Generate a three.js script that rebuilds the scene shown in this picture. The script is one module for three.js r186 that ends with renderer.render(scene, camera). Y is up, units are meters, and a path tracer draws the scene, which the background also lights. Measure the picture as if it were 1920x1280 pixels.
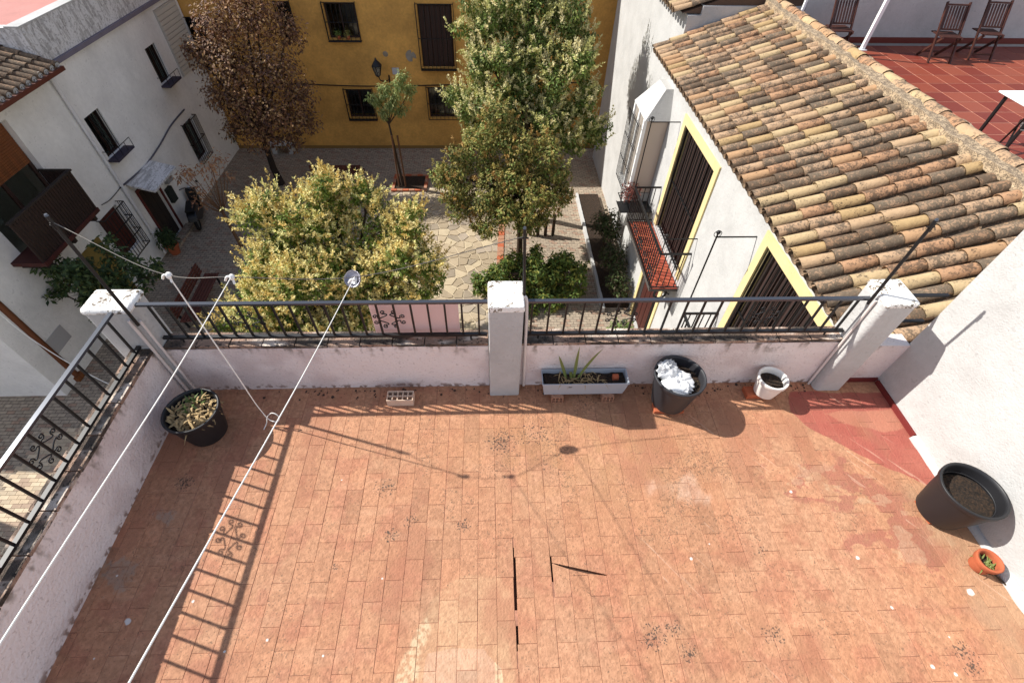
import * as THREE from 'three';
import { RoundedBoxGeometry } from 'three/addons/geometries/RoundedBoxGeometry.js';
import * as BGU from 'three/addons/utils/BufferGeometryUtils.js';

// ------------------------------------------------------------------ camera, sky, sun
const scene = new THREE.Scene();
const F = 888.42, CX = 945.65, CY = 646.82, PITCH = 0.85737, ROLL = -0.021767, YAW = 0.043796;
const EYE = new THREE.Vector3(0, 10.3, 0);
const camera = new THREE.PerspectiveCamera(2 * Math.atan(640 / F) * 180 / Math.PI, 1.5, 0.05, 400);
const RIGHT = new THREE.Vector3(Math.cos(YAW), 0, Math.sin(YAW));
const FWD = new THREE.Vector3(Math.sin(YAW) * Math.cos(PITCH), -Math.sin(PITCH), -Math.cos(YAW) * Math.cos(PITCH));
const DOWN = new THREE.Vector3().crossVectors(FWD, RIGHT);
const R2 = RIGHT.clone().multiplyScalar(Math.cos(ROLL)).addScaledVector(DOWN, Math.sin(ROLL));
const D2 = RIGHT.clone().multiplyScalar(-Math.sin(ROLL)).addScaledVector(DOWN, Math.cos(ROLL));
camera.position.copy(EYE);
camera.setRotationFromMatrix(new THREE.Matrix4().makeBasis(R2, D2.clone().negate(), FWD.clone().negate()));
camera.setViewOffset(1920, 1280, 960 - CX, 640 - CY, 1920, 1280);
scene.add(camera);

const SUN = new THREE.Vector3(-1.304, 1.232, -0.417).normalize();
// clear mild sky: paler towards the horizon, an aureole round the sun
{
  const w = 512, h = 256, d = new Float32Array(w * h * 4), dir = new THREE.Vector3();
  for (let j = 0; j < h; j++) for (let i = 0; i < w; i++) {
    const el = ((j + 0.5) / h - 0.5) * Math.PI, az = ((i + 0.5) / w - 0.5) * 2 * Math.PI; dir.set(Math.cos(el) * Math.cos(az), Math.sin(el), Math.cos(el) * Math.sin(az));
    const t = Math.pow(Math.max(0, Math.sin(el)), 0.5), g = Math.max(0, dir.dot(SUN)), a = 0.55 * Math.pow(g, 24) + 0.25 * Math.pow(g, 5), k = (j * w + i) * 4;
    const c = el > 0 ? [1.00 + (0.10 - 1.00) * t, 1.03 + (0.16 - 1.03) * t, 1.09 + (0.31 - 1.09) * t] : [0.30, 0.27, 0.24];
    c[0] *= 0.92; c[1] *= 0.92; c[2] *= 0.92; d[k] = c[0] + (el > 0 ? a : 0); d[k + 1] = c[1] + (el > 0 ? a * 0.95 : 0); d[k + 2] = c[2] + (el > 0 ? a * 0.85 : 0); d[k + 3] = 1;
  }
  const sky = new THREE.DataTexture(d, w, h, THREE.RGBAFormat, THREE.FloatType);
  sky.mapping = THREE.EquirectangularReflectionMapping; sky.magFilter = THREE.LinearFilter; sky.needsUpdate = true;
  scene.background = sky; scene.environment = sky;
}
const sun = new THREE.DirectionalLight(new THREE.Color(1, 0.955, 0.885), 4.8);
sun.target.position.set(0, 0, -9); sun.position.copy(SUN).multiplyScalar(40).add(sun.target.position);
sun.castShadow = true; sun.shadow.radius = 1; sun.shadow.mapSize.set(4096, 4096);
Object.assign(sun.shadow.camera, { left: -22, right: 22, top: 22, bottom: -22, near: 1, far: 90 });
scene.add(sun, sun.target);
const renderer = new THREE.WebGLRenderer({ antialias: true });
renderer.toneMapping = THREE.LinearToneMapping;
renderer.toneMappingExposure = 1.5;
renderer.shadowMap.enabled = true;

// ------------------------------------------------------------------ helpers
const V = (x, y, z) => new THREE.Vector3(x, y, z);
function un(u, v, ax, val) {            // where the ray of a photo pixel meets a plane of the place
  const d = R2.clone().multiplyScalar((u - CX) / F).addScaledVector(D2, (v - CY) / F).add(FWD);
  return EYE.clone().addScaledVector(d, (val - EYE[ax]) / d[ax]);
}
let seed0 = 1;
function rng(seed) { let a = (seed * 2654435761) >>> 0; return () => { a = (a + 0x6D2B79F5) | 0; let t = Math.imul(a ^ (a >>> 15), 1 | a); t = (t + Math.imul(t ^ (t >>> 7), 61 | t)) ^ t; return ((t ^ (t >>> 14)) >>> 0) / 4294967296; }; }
const hash = (x, y, s = 0) => { let h = Math.imul(x | 0, 374761393) + Math.imul(y | 0, 668265263) + Math.imul(s | 0, 974634777); h = Math.imul(h ^ (h >>> 13), 1274126177); return ((h ^ (h >>> 16)) >>> 0) / 4294967296; };
function vn(x, y, s = 0, per = 0) {
  let xi = Math.floor(x), yi = Math.floor(y); const fx = x - xi, fy = y - yi;
  const m = per ? (v) => ((v % per) + per) % per : (v) => v;
  const ux = fx * fx * (3 - 2 * fx), uy = fy * fy * (3 - 2 * fy);
  const a = hash(m(xi), m(yi), s), b = hash(m(xi + 1), m(yi), s), c = hash(m(xi), m(yi + 1), s), d = hash(m(xi + 1), m(yi + 1), s);
  return a + (b - a) * ux + (c - a) * uy + (a - b - c + d) * ux * uy;
}
function fbm(x, y, o = 4, s = 0, per = 0) { let v = 0, a = 0.5, n = 0; for (let i = 0; i < o; i++) { v += a * vn(x, y, s + i * 17, per); n += a; a *= 0.5; x *= 2; y *= 2; per *= 2; } return v / n; }
const sst = (a, b, x) => { const t = Math.min(1, Math.max(0, (x - a) / (b - a))); return t * t * (3 - 2 * t); };
const mix = (a, b, t) => a + (b - a) * t;
const mixc = (a, b, t) => [mix(a[0], b[0], t), mix(a[1], b[1], t), mix(a[2], b[2], t)];
function dataTex(w, h, fn, srgb = true, wrap = true) {    // fn(u, v) -> [r, g, b] 0..255
  const d = new Uint8Array(w * h * 4);
  for (let j = 0; j < h; j++) for (let i = 0; i < w; i++) { const c = fn(i / w, j / h, i, j), k = (j * w + i) * 4; d[k] = Math.max(0, Math.min(255, c[0])); d[k + 1] = Math.max(0, Math.min(255, c[1])); d[k + 2] = Math.max(0, Math.min(255, c[2])); d[k + 3] = 255; }
  const t = new THREE.DataTexture(d, w, h, THREE.RGBAFormat);
  t.magFilter = THREE.LinearFilter; t.minFilter = THREE.LinearMipmapLinearFilter; t.generateMipmaps = true;
  if (wrap) t.wrapS = t.wrapT = THREE.RepeatWrapping;
  if (srgb) t.colorSpace = THREE.SRGBColorSpace;
  t.needsUpdate = true; return t;
}
const hex = (c) => [(c >> 16) & 255, (c >> 8) & 255, c & 255];
function rep(t, sx, sy) { const c = t.clone(); c.repeat.set(sx, sy ?? sx); c.needsUpdate = true; return c; }
function mat(o) { return new THREE.MeshStandardMaterial({ roughness: 0.9, metalness: 0, ...o }); }
function phys(o) { return new THREE.MeshPhysicalMaterial({ roughness: 0.9, metalness: 0, ...o }); }

function uvm(g) {                        // uv in metres, per face by its dominant direction
  g = g.index ? g.toNonIndexed() : g;
  const p = g.attributes.position, n = p.count, uv = new Float32Array(n * 2);
  const a = V(), b = V(), c = V(), ab = V(), ac = V();
  for (let i = 0; i < n; i += 3) {
    a.fromBufferAttribute(p, i); b.fromBufferAttribute(p, i + 1); c.fromBufferAttribute(p, i + 2);
    ab.subVectors(b, a).cross(ac.subVectors(c, a));
    const x = Math.abs(ab.x), y = Math.abs(ab.y), z = Math.abs(ab.z);
    [a, b, c].forEach((q, k) => { const o = (i + k) * 2; if (y >= x && y >= z) { uv[o] = q.x; uv[o + 1] = -q.z; } else if (x >= z) { uv[o] = q.z; uv[o + 1] = q.y; } else { uv[o] = q.x; uv[o + 1] = q.y; } });
  }
  g.setAttribute('uv', new THREE.BufferAttribute(uv, 2));
  return g;
}
function norm(g) { g = g.index ? g.toNonIndexed() : g; for (const k of Object.keys(g.attributes)) if (!['position', 'normal', 'uv', 'color'].includes(k)) g.deleteAttribute(k); if (!g.attributes.uv) g.setAttribute('uv', new THREE.BufferAttribute(new Float32Array(g.attributes.position.count * 2), 2)); if (!g.attributes.normal) g.computeVertexNormals(); return g; }
function merge(list) { list = list.flat().map(norm); const hasC = list.some((g) => g.attributes.color); if (hasC) for (const g of list) if (!g.attributes.color) g.setAttribute('color', new THREE.BufferAttribute(new Float32Array(g.attributes.position.count * 3).fill(1), 3)); return list.length === 1 ? list[0] : BGU.mergeGeometries(list); }
function bx(x0, x1, y0, y1, z0, z1) { const g = new THREE.BoxGeometry(Math.abs(x1 - x0), Math.abs(y1 - y0), Math.abs(z1 - z0)); g.translate((x0 + x1) / 2, (y0 + y1) / 2, (z0 + z1) / 2); return uvm(g); }
function rbx(x0, x1, y0, y1, z0, z1, r = 0.02, s = 2) { const g = new RoundedBoxGeometry(Math.abs(x1 - x0), Math.abs(y1 - y0), Math.abs(z1 - z0), s, r); g.translate((x0 + x1) / 2, (y0 + y1) / 2, (z0 + z1) / 2); return uvm(g); }
function rod(a, b, r = 0.01, r2 = r, seg = 8) { const d = V().subVectors(b, a), l = d.length(); const g = new THREE.CylinderGeometry(r2, r, l, seg); g.translate(0, l / 2, 0); g.applyQuaternion(new THREE.Quaternion().setFromUnitVectors(V(0, 1, 0), d.normalize())); g.translate(a.x, a.y, a.z); return g; }
function sq(a, b, w = 0.02, h = w) { const d = V().subVectors(b, a), l = d.length(); const g = new THREE.BoxGeometry(w, h, l); g.translate(0, 0, l / 2); const m = new THREE.Matrix4().lookAt(V(0, 0, 0), d.clone().negate(), Math.abs(d.y) > 0.95 * l ? V(0, 0, 1) : V(0, 1, 0)); g.applyMatrix4(m); g.translate(a.x, a.y, a.z); return uvm(g); }
function tube(pts, r = 0.005, seg = 0, rs = 6, closed = false) { const c = new THREE.CatmullRomCurve3(pts, closed, 'centripetal'); return new THREE.TubeGeometry(c, seg || pts.length * 4, r, rs, closed); }
function lathe(pr, seg = 28) { return new THREE.LatheGeometry(pr.map(([r, y]) => new THREE.Vector2(r, y)), seg); }
function jitter(g, amp, sc = 6, s = 3) { const p = g.attributes.position; for (let i = 0; i < p.count; i++) { const x = p.getX(i), y = p.getY(i), z = p.getZ(i); p.setXYZ(i, x + amp * (fbm(y * sc + 9, z * sc, 3, s) - 0.5) * 2, y + amp * (fbm(x * sc + 4, z * sc + 7, 3, s + 5) - 0.5) * 2, z + amp * (fbm(x * sc, y * sc + 2, 3, s + 9) - 0.5) * 2); } g.computeVertexNormals(); return g; }

const used = {};
function numbered(n) { used[n] = (used[n] ?? -1) + 1; return used[n] ? `${n}_${String(used[n]).padStart(3, '0')}` : n; }
function shade(m) { m.castShadow = m.receiveShadow = true; return m; }
function thing(name, label, category, at = [0, 0, 0], group) { const o = new THREE.Group(); o.name = numbered(name); o.position.set(...at); o.userData = { label, category }; if (group) o.userData.group = group; scene.add(o); return o; }
function struct(name, at = [0, 0, 0]) { const o = new THREE.Group(); o.name = numbered(name); o.position.set(...at); o.userData = { kind: 'structure' }; scene.add(o); return o; }
// a part given in world metres; it is moved into its thing's own frame
function part(t, name, geo, m, extra) { let g = Array.isArray(geo) ? merge(geo) : geo; let off = V(), o = t; while (o && o !== scene) { off.add(o.position); o = o.parent; } g = g.clone().translate(-off.x, -off.y, -off.z); const q = shade(new THREE.Mesh(g, m)); q.name = name; if (extra) Object.assign(q.userData, extra); t.add(q); return q; }
// a part given in its parent's frame
function lpart(t, name, geo, m, extra) { const q = shade(new THREE.Mesh(Array.isArray(geo) ? merge(geo) : geo, m)); q.name = name; if (extra) Object.assign(q.userData, extra); t.add(q); return q; }
function copy(o, at, ry = 0, label) { const c = o.clone(); c.name = numbered(o.name.replace(/_\d{3}$/, '')); c.position.set(...at); c.rotation.y = ry; c.userData = { ...o.userData }; if (label) c.userData.label = label; scene.add(c); return c; }

const T = 6.4;   // terrace floor

// ------------------------------------------------------------------ materials
const texPlaster = dataTex(512, 512, (u, v) => { const a = fbm(u * 6, v * 6, 5, 1, 6), b = fbm(u * 40, v * 40, 3, 2, 40); const k = 236 + (a - 0.5) * 26 + (b - 0.5) * 14 - (b > 0.78 ? 16 : 0); return [k, k - 1, k - 4]; });
const bumpPlaster = dataTex(512, 512, (u, v) => { const k = 255 * (0.6 * fbm(u * 10, v * 10, 5, 5, 10) + 0.4 * fbm(u * 70, v * 70, 2, 8, 70)); return [k, k, k]; }, false);
const MWall = mat({ color: 0xc4c4c4, map: rep(texPlaster, 0.5), bumpMap: rep(bumpPlaster, 0.9), bumpScale: 0.008, roughness: 0.95 });  // white plaster, its colour greyed so sunlit walls do not bleach out
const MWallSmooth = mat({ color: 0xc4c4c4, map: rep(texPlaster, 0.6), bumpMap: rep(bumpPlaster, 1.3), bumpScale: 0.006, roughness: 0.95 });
const MWallShadeLift = mat({ color: 0xf6f5f3, map: rep(texPlaster, 0.3), bumpMap: rep(bumpPlaster, 0.4), bumpScale: 0.008, roughness: 0.95 });  // same white plaster, coloured lighter to lift the walls standing in shade
// parapet paint: flaking, with drip streaks under the coping and dirt specks along the foot (metres, v = height above floor)
const texParapet = dataTex(2048, 256, (u, v) => {
  const x = u * 8, y = v * 0.8; let c = [228, 218, 214]; const a = fbm(x * 3, y * 3, 4, 31), b = fbm(x * 26, y * 26, 3, 33);
  c = mixc(c, [205, 190, 186], sst(0.45, 0.75, a) * 0.7);
  const drip = fbm(x * 22, y * 1.6, 3, 37), reach = sst(0.64 - 0.34 * fbm(x * 2.3, 1, 3, 41), 0.66, y);
  c = mixc(c, [96, 86, 76], sst(0.5, 0.78, drip * 0.6 + b * 0.4) * reach * 0.85);
  const foot = sst(0.1 * fbm(x * 4, 5, 3, 43), 0.0, y - 0.02);
  c = mixc(c, [128, 104, 92], foot * sst(0.5, 0.66, b) * 0.8);
  if (fbm(x * 60, y * 60, 2, 45) > 0.79) c = mixc(c, [150, 136, 128], 0.3);
  return c;
});
const MParapet = mat({ color: 0xffffff, map: rep(texParapet, 1 / 8, 1 / 0.8), bumpMap: rep(bumpPlaster, 0.9), bumpScale: 0.014, roughness: 0.95 });
texParapet.wrapT = THREE.ClampToEdgeWrapping;
const texCoping = dataTex(1024, 128, (u, v) => { const x = u * 7, y = v * 0.9; const a = fbm(x * 5, y * 9, 4, 51), b = fbm(x * 40, y * 40, 3, 53); let c = [150, 122, 104]; c = mixc(c, [205, 190, 175], sst(0.5, 0.72, a)); c = mixc(c, [46, 40, 34], sst(0.42, 0.66, fbm(x * 3 + 4, y * 6, 4, 55)) * (0.55 + 0.45 * b)); if (b > 0.68) c = mixc(c, [30, 26, 22], 0.6); return c; });
const MCoping = mat({ map: rep(texCoping, 1 / 7, 1 / 0.9), bumpMap: rep(bumpPlaster, 1.7), bumpScale: 0.02 });
const MIron = mat({ color: 0x141416, roughness: 0.5, metalness: 0.1 });
const MIronOld = mat({ color: 0x26221f, roughness: 0.7, metalness: 0.3 });
const MSteelRail = mat({ color: 0x585b62, roughness: 0.26, metalness: 0.7 });
const MGlass = phys({ color: 0xdfe6e4, roughness: 0.06, transmission: 1, thickness: 0 });
const texWood = dataTex(256, 256, (u, v) => { const g = fbm(u * 24, v * 2, 4, 61, 0), k = 0.72 + 0.5 * (g - 0.5); return [255 * k, 250 * k, 245 * k]; });
const wood = (c, r = 0.7) => mat({ color: c, map: rep(texWood, 4, 0.8), roughness: r });
const MShutter = wood(0x4a2a1e), MBalcWood = wood(0x38211a), MBlind = wood(0x9c5a28), MBenchWood = wood(0x7a4030), MChair = wood(0x5a2f22, 0.6), MPost = wood(0x8a6040), MBark = wood(0x5b4a3a, 0.95), MBarkDark = wood(0x3a2e26, 0.95);
const MWhite = mat({ color: 0xf2f2f0, roughness: 0.6 });
const MGold = mat({ color: 0xffffff, map: rep(dataTex(512, 512, (u, v) => { const a = fbm(u * 5, v * 5, 5, 71, 5), b = fbm(u * 60, v * 60, 2, 73, 60); const k = 0.86 + 0.24 * (a - 0.5) + 0.1 * (b - 0.5); return [240 * k, 180 * k, 92 * k]; }), 0.3), bumpMap: rep(bumpPlaster, 0.5), bumpScale: 0.008 });
const MCream = mat({ color: 0xe2d09a, map: rep(texPlaster, 0.6), roughness: 0.9 });
const MConduit = mat({ color: 0xd9cfc8, roughness: 0.55 });
const MRope = mat({ color: 0xe9e7e0, roughness: 0.9 });
const MWire = mat({ color: 0x6b6660, roughness: 0.5, metalness: 0.4 });

// ------------------------------------------------------------------ terrace floor: clay tiles in running bond
const FX0 = -3.05, FX1 = 4.15, FZ0 = -2.9, FZ1 = 0.7;
const inPoly = (x, z, P) => { let c = false; for (let i = 0, j = P.length - 1; i < P.length; j = i++) { const a = P[i], b = P[j]; if ((a[1] > z) !== (b[1] > z) && x < (b[0] - a[0]) * (z - a[1]) / (b[1] - a[1]) + a[0]) c = !c; } return c; };
const edgeDist = (x, z, P) => { let d = 9; for (let i = 0, j = P.length - 1; i < P.length; j = i++) { const a = P[i], b = P[j], dx = b[0] - a[0], dz = b[1] - a[1], t = Math.max(0, Math.min(1, ((x - a[0]) * dx + (z - a[1]) * dz) / (dx * dx + dz * dz))); d = Math.min(d, Math.hypot(x - a[0] - dx * t, z - a[1] - dz * t)); } return d; };
const sd = (x, z, P) => (inPoly(x, z, P) ? 1 : -1) * edgeDist(x, z, P);
const TP = (u, v) => { const p = un(u, v, 'y', T); return [p.x, p.z]; };
const poly = (l) => l.map(([u, v]) => TP(u, v));
const redBand = poly([[1480, 772], [1510, 801], [1589, 841], [1674, 883], [1760, 922], [1790, 925], [1729, 844], [1686, 770], [1660, 735], [1480, 735]]);
const redFade = poly([[1530, 772], [1672, 764], [1700, 806], [1660, 812], [1610, 806]]);
const creamA = poly([[728, 1290], [745, 1240], [790, 1150], [815, 1110], [860, 1075], [940, 1070], [962, 1110], [968, 1290]]);
const creamB = poly([[790, 1295], [800, 1225], [850, 1215], [905, 1218], [938, 1255], [945, 1295]]);
const creamEdge = poly([[728, 1290], [748, 1238], [782, 1170], [802, 1150], [812, 1180], [790, 1240], [785, 1290]]);
const spots = [[1483, 922, .016], [1608, 1046, .016], [1673, 1140, .014], [1748, 1250, .016], [1792, 1265, .015], [1820, 1110, .03], [238, 1165, .024], [716, 1085, .01], [500, 1200, .01], [420, 1222, .009], [605, 1230, .008], [360, 1128, .012], [1780, 1195, .009], [1296, 1048, .012], [1330, 1020, .008], [640, 900, .008], [218, 1080, .009], [175, 1235, .008]].map(([u, v, r]) => [...TP(u, v), r]);
const darks = [[940, 828, .10, .9], [1428, 1030, .03, .8], [1450, 1190, .06, .6], [1225, 1195, .07, .6], [1265, 1180, .05, .5], [1290, 1222, .05, .5], [1000, 812, .12, .35], [628, 1066, .03, .7], [735, 1005, .05, .5], [345, 905, .06, .8], [770, 980, .05, .3], [720, 915, .07, .55], [870, 985, .05, .5], [1810, 1225, .06, .55], [1825, 1255, .05, .5], [1020, 880, .06, .25]].map(([u, v, r, k]) => [...TP(u, v), r, k]);  // dark stains; the last one paints the cast shadow of the tin disc
const scuffs = poly([[1205, 905], [1290, 890], [1345, 935], [1330, 950], [1270, 925], [1215, 930]]);
const wornZone = poly([[1470, 840], [1600, 850], [1760, 960], [1830, 1080], [1740, 1060], [1600, 1000], [1500, 930]]);
const scaleA = poly([[185, 1055], [235, 1030], [262, 1060], [240, 1110], [190, 1120]]), scaleB = poly([[290, 960], [330, 955], [325, 1000], [296, 1010]]);
function floorColor(x, z, bare) {
  const a = fbm(x * 1.3, z * 1.3, 4, 101), b = fbm(x * 7, z * 7, 4, 103), c2 = fbm(x * 45, z * 45, 3, 105), d = fbm(x * 110, z * 110, 2, 107);
  let c = [197, 141, 106];
  c = mixc(c, [202, 148, 114], sst(0.4, 0.7, fbm(x * .8 + 3, z * .8, 3, 109)) * sst(-0.6, 1.0, x));
  c = mixc(c, [184, 118, 92], sst(0.5, 0.75, b) * 0.45);
  c = mixc(c, [210, 160, 126], sst(0.55, 0.8, fbm(x * 4 + 7, z * 9, 4, 111)) * 0.35);
  c = mixc(c, [c[0] * (0.86 + 0.28 * c2), c[1] * (0.84 + 0.32 * c2), c[2] * (0.82 + 0.36 * c2)], 0.9);
  // sandy lichen film with black specks, thickest by the middle pillar
  const l1 = Math.exp(-(((x - 0.7) / 1.25) ** 2 + ((z + 2.25) / 0.45) ** 2)), l2 = Math.exp(-(((x - 1.2) / 1.6) ** 2 + ((z + 1.7) / 0.5) ** 2)) * 0.6, l3 = 0.18 + 0.25 * sst(0.5, 0.7, a);
  const lich = Math.min(1, l1 + l2 + l3);
  c = mixc(c, [196, 150, 106], sst(0.35, 0.75, b) * Math.min(1, l1 + l2) * 0.55);
  const thr = 0.82 - 0.18 * lich * sst(0.35, 0.65, fbm(x * 3.1, z * 3.1, 3, 113));
  if (d > thr) c = mixc(c, [118, 92, 72], 0.62);
  let near = 0; for (const [px, pz, r, k] of darks) { const q = Math.hypot(x - px, (z - pz) * 1.15) / (r * 1.25); if (q < 2) near = Math.max(near, k * 0.62 * Math.exp(-q * q * 1.6) * (0.55 + 0.9 * b)); }
  if (near > 0.04) { if (d > 0.74 - 0.42 * near) c = mixc(c, [70, 58, 50], 0.75); else c = mixc(c, [150, 118, 98], near * 0.55 * sst(0.35, 0.6, c2)); }
  // worn paint at the right: red-brown islands with ragged edges
  const isl = fbm(x * 2.6 + z * 1.2, z * 4.2, 4, 115), wz = sd(x, z, wornZone) + (isl - 0.5) * 0.9, wn = fbm(x * 5.5 + z, z * 8, 4, 117);
  if (wz > 0) c = mixc(c, [170, 104, 86], sst(0.5, 0.535, wn * 0.75 + b * 0.25) * sst(0, 0.12, wz) * (0.3 + 0.6 * c2)), c = mixc(c, [206, 172, 140], sst(0.6, 0.64, fbm(x * 6 + 4, z * 9, 4, 119)) * sst(0, 0.1, wz) * (0.2 + 0.5 * c2));
  const greyw = sst(3.45, 3.7, x + (b - 0.5) * 0.3) * sst(-1.8, -1.5, z); c = mixc(c, [188, 152, 120], greyw * 0.6);
  const rb = sd(x, z, redBand) + (b - 0.5) * 0.03 + (isl - 0.5) * 0.05;
  if (rb > 0) { c = mixc(c, [176, 92, 80], 0.8 * sst(0, 0.01, rb)); c = mixc(c, [164, 72, 64], (b - 0.3) * 0.5); const rf = sd(x, z, redFade) + (isl - 0.5) * 0.16; if (rf > 0) c = mixc(c, [196, 132, 106], sst(0, 0.03, rf) * 0.8); }
  // pale limewash spill
  const ca = sd(x, z, creamA) + (b - 0.5) * 0.14; if (ca > 0) c = mixc(c, [214, 172, 132], sst(0, 0.05, ca) * (0.25 + 0.5 * c2));
  const ce = sd(x, z, creamEdge) + (b - 0.5) * 0.05; if (ce > 0) c = mixc(c, [224, 198, 160], sst(0, 0.03, ce) * (0.1 + 0.8 * sst(.3, .7, c2)));
  const cb = sd(x, z, creamB) + (b - 0.5) * 0.03; if (cb > 0) { c = mixc(c, [220, 176, 148], 0.3 + 0.5 * c2); if (cb < 0.05 && x > 0.0) c = mixc(c, [226, 200, 160], 0.2 + 0.7 * sst(.35, .65, c2)); }
  const sc = sd(x, z, scuffs) + (fbm((x + z * .6) * 9, (z - x * .9) * 3, 3, 121) - 0.5) * 0.22; if (sc > -0.03) c = mixc(c, [228, 196, 174], sst(-0.03, 0.08, sc) * (0.3 + 0.5 * c2));
  // thin white scratches dragged across the right half
  if (x > 0.9) { const st = fbm((x * 0.78 - z * 0.62) * 60, (x * 0.62 + z * 0.78) * 1.6, 3, 123); if (st > 0.7 && fbm(x * 2, z * 2, 2, 125) > 0.55) c = mixc(c, [224, 184, 160], sst(0.7, 0.8, st) * 0.55); }
  // grey lime scale and browned tiles, in patches with ragged edges
  c = mixc(c, [176, 116, 88], sst(0.58, 0.76, fbm(x * 3.1 + 2, z * 2.2, 4, 129)) * 0.45 * (0.5 + c2));
  for (const P of [scaleA, scaleB]) { const q = sd(x, z, P) + (b - 0.5) * 0.16 + (c2 - 0.5) * 0.1; if (q > 0) c = mixc(c, [164, 146, 132], sst(0, 0.05, q) * (0.2 + 0.6 * c2)); }
  for (const [px, pz, r] of spots) { const q = Math.hypot(x - px, z - pz) / r + (c2 - 0.5) * 0.9; if (q < 1) c = mixc(c, [236, 230, 226], sst(1, 0.7, q)); }
  return c;
}
const texFloor = dataTex(2048, 1024, (u, v) => floorColor(FX0 + u * (FX1 - FX0), FZ1 - v * (FZ1 - FZ0)), true, false);
const bumpFloor = dataTex(512, 512, (u, v) => { const k = 255 * (0.5 * fbm(u * 12, v * 12, 4, 131, 12) + 0.5 * fbm(u * 80, v * 80, 2, 133, 80)); return [k, k, k]; }, false);
bumpFloor.channel = 1;
const MTile = mat({ color: 0xdfe0df, map: texFloor, bumpMap: rep(bumpFloor, 1.1), bumpScale: 0.006, roughness: 0.82, vertexColors: true });
const MMortar = mat({ map: rep(dataTex(256, 256, (u, v) => { const k = 0.8 + 0.4 * (fbm(u * 30, v * 30, 3, 141, 30) - 0.5); return [188 * k, 132 * k, 106 * k]; }), 1.3), roughness: 0.95 });
const MSub = mat({ color: 0x4a342a, roughness: 1 });
const floor = struct('terrace_floor', [0, T, 0]);
const TW = 0.141, TL = 0.291, TX = 0.165, TZ = -1.17;
const gaps = [];   // open joints: [x0, x1, z0, z1]
gaps.push([0.155, 0.174, -1.245, -0.80], [0.158, 0.177, -0.70, -0.545], [0.447, 0.462, -1.25, -0.985]);
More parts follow.
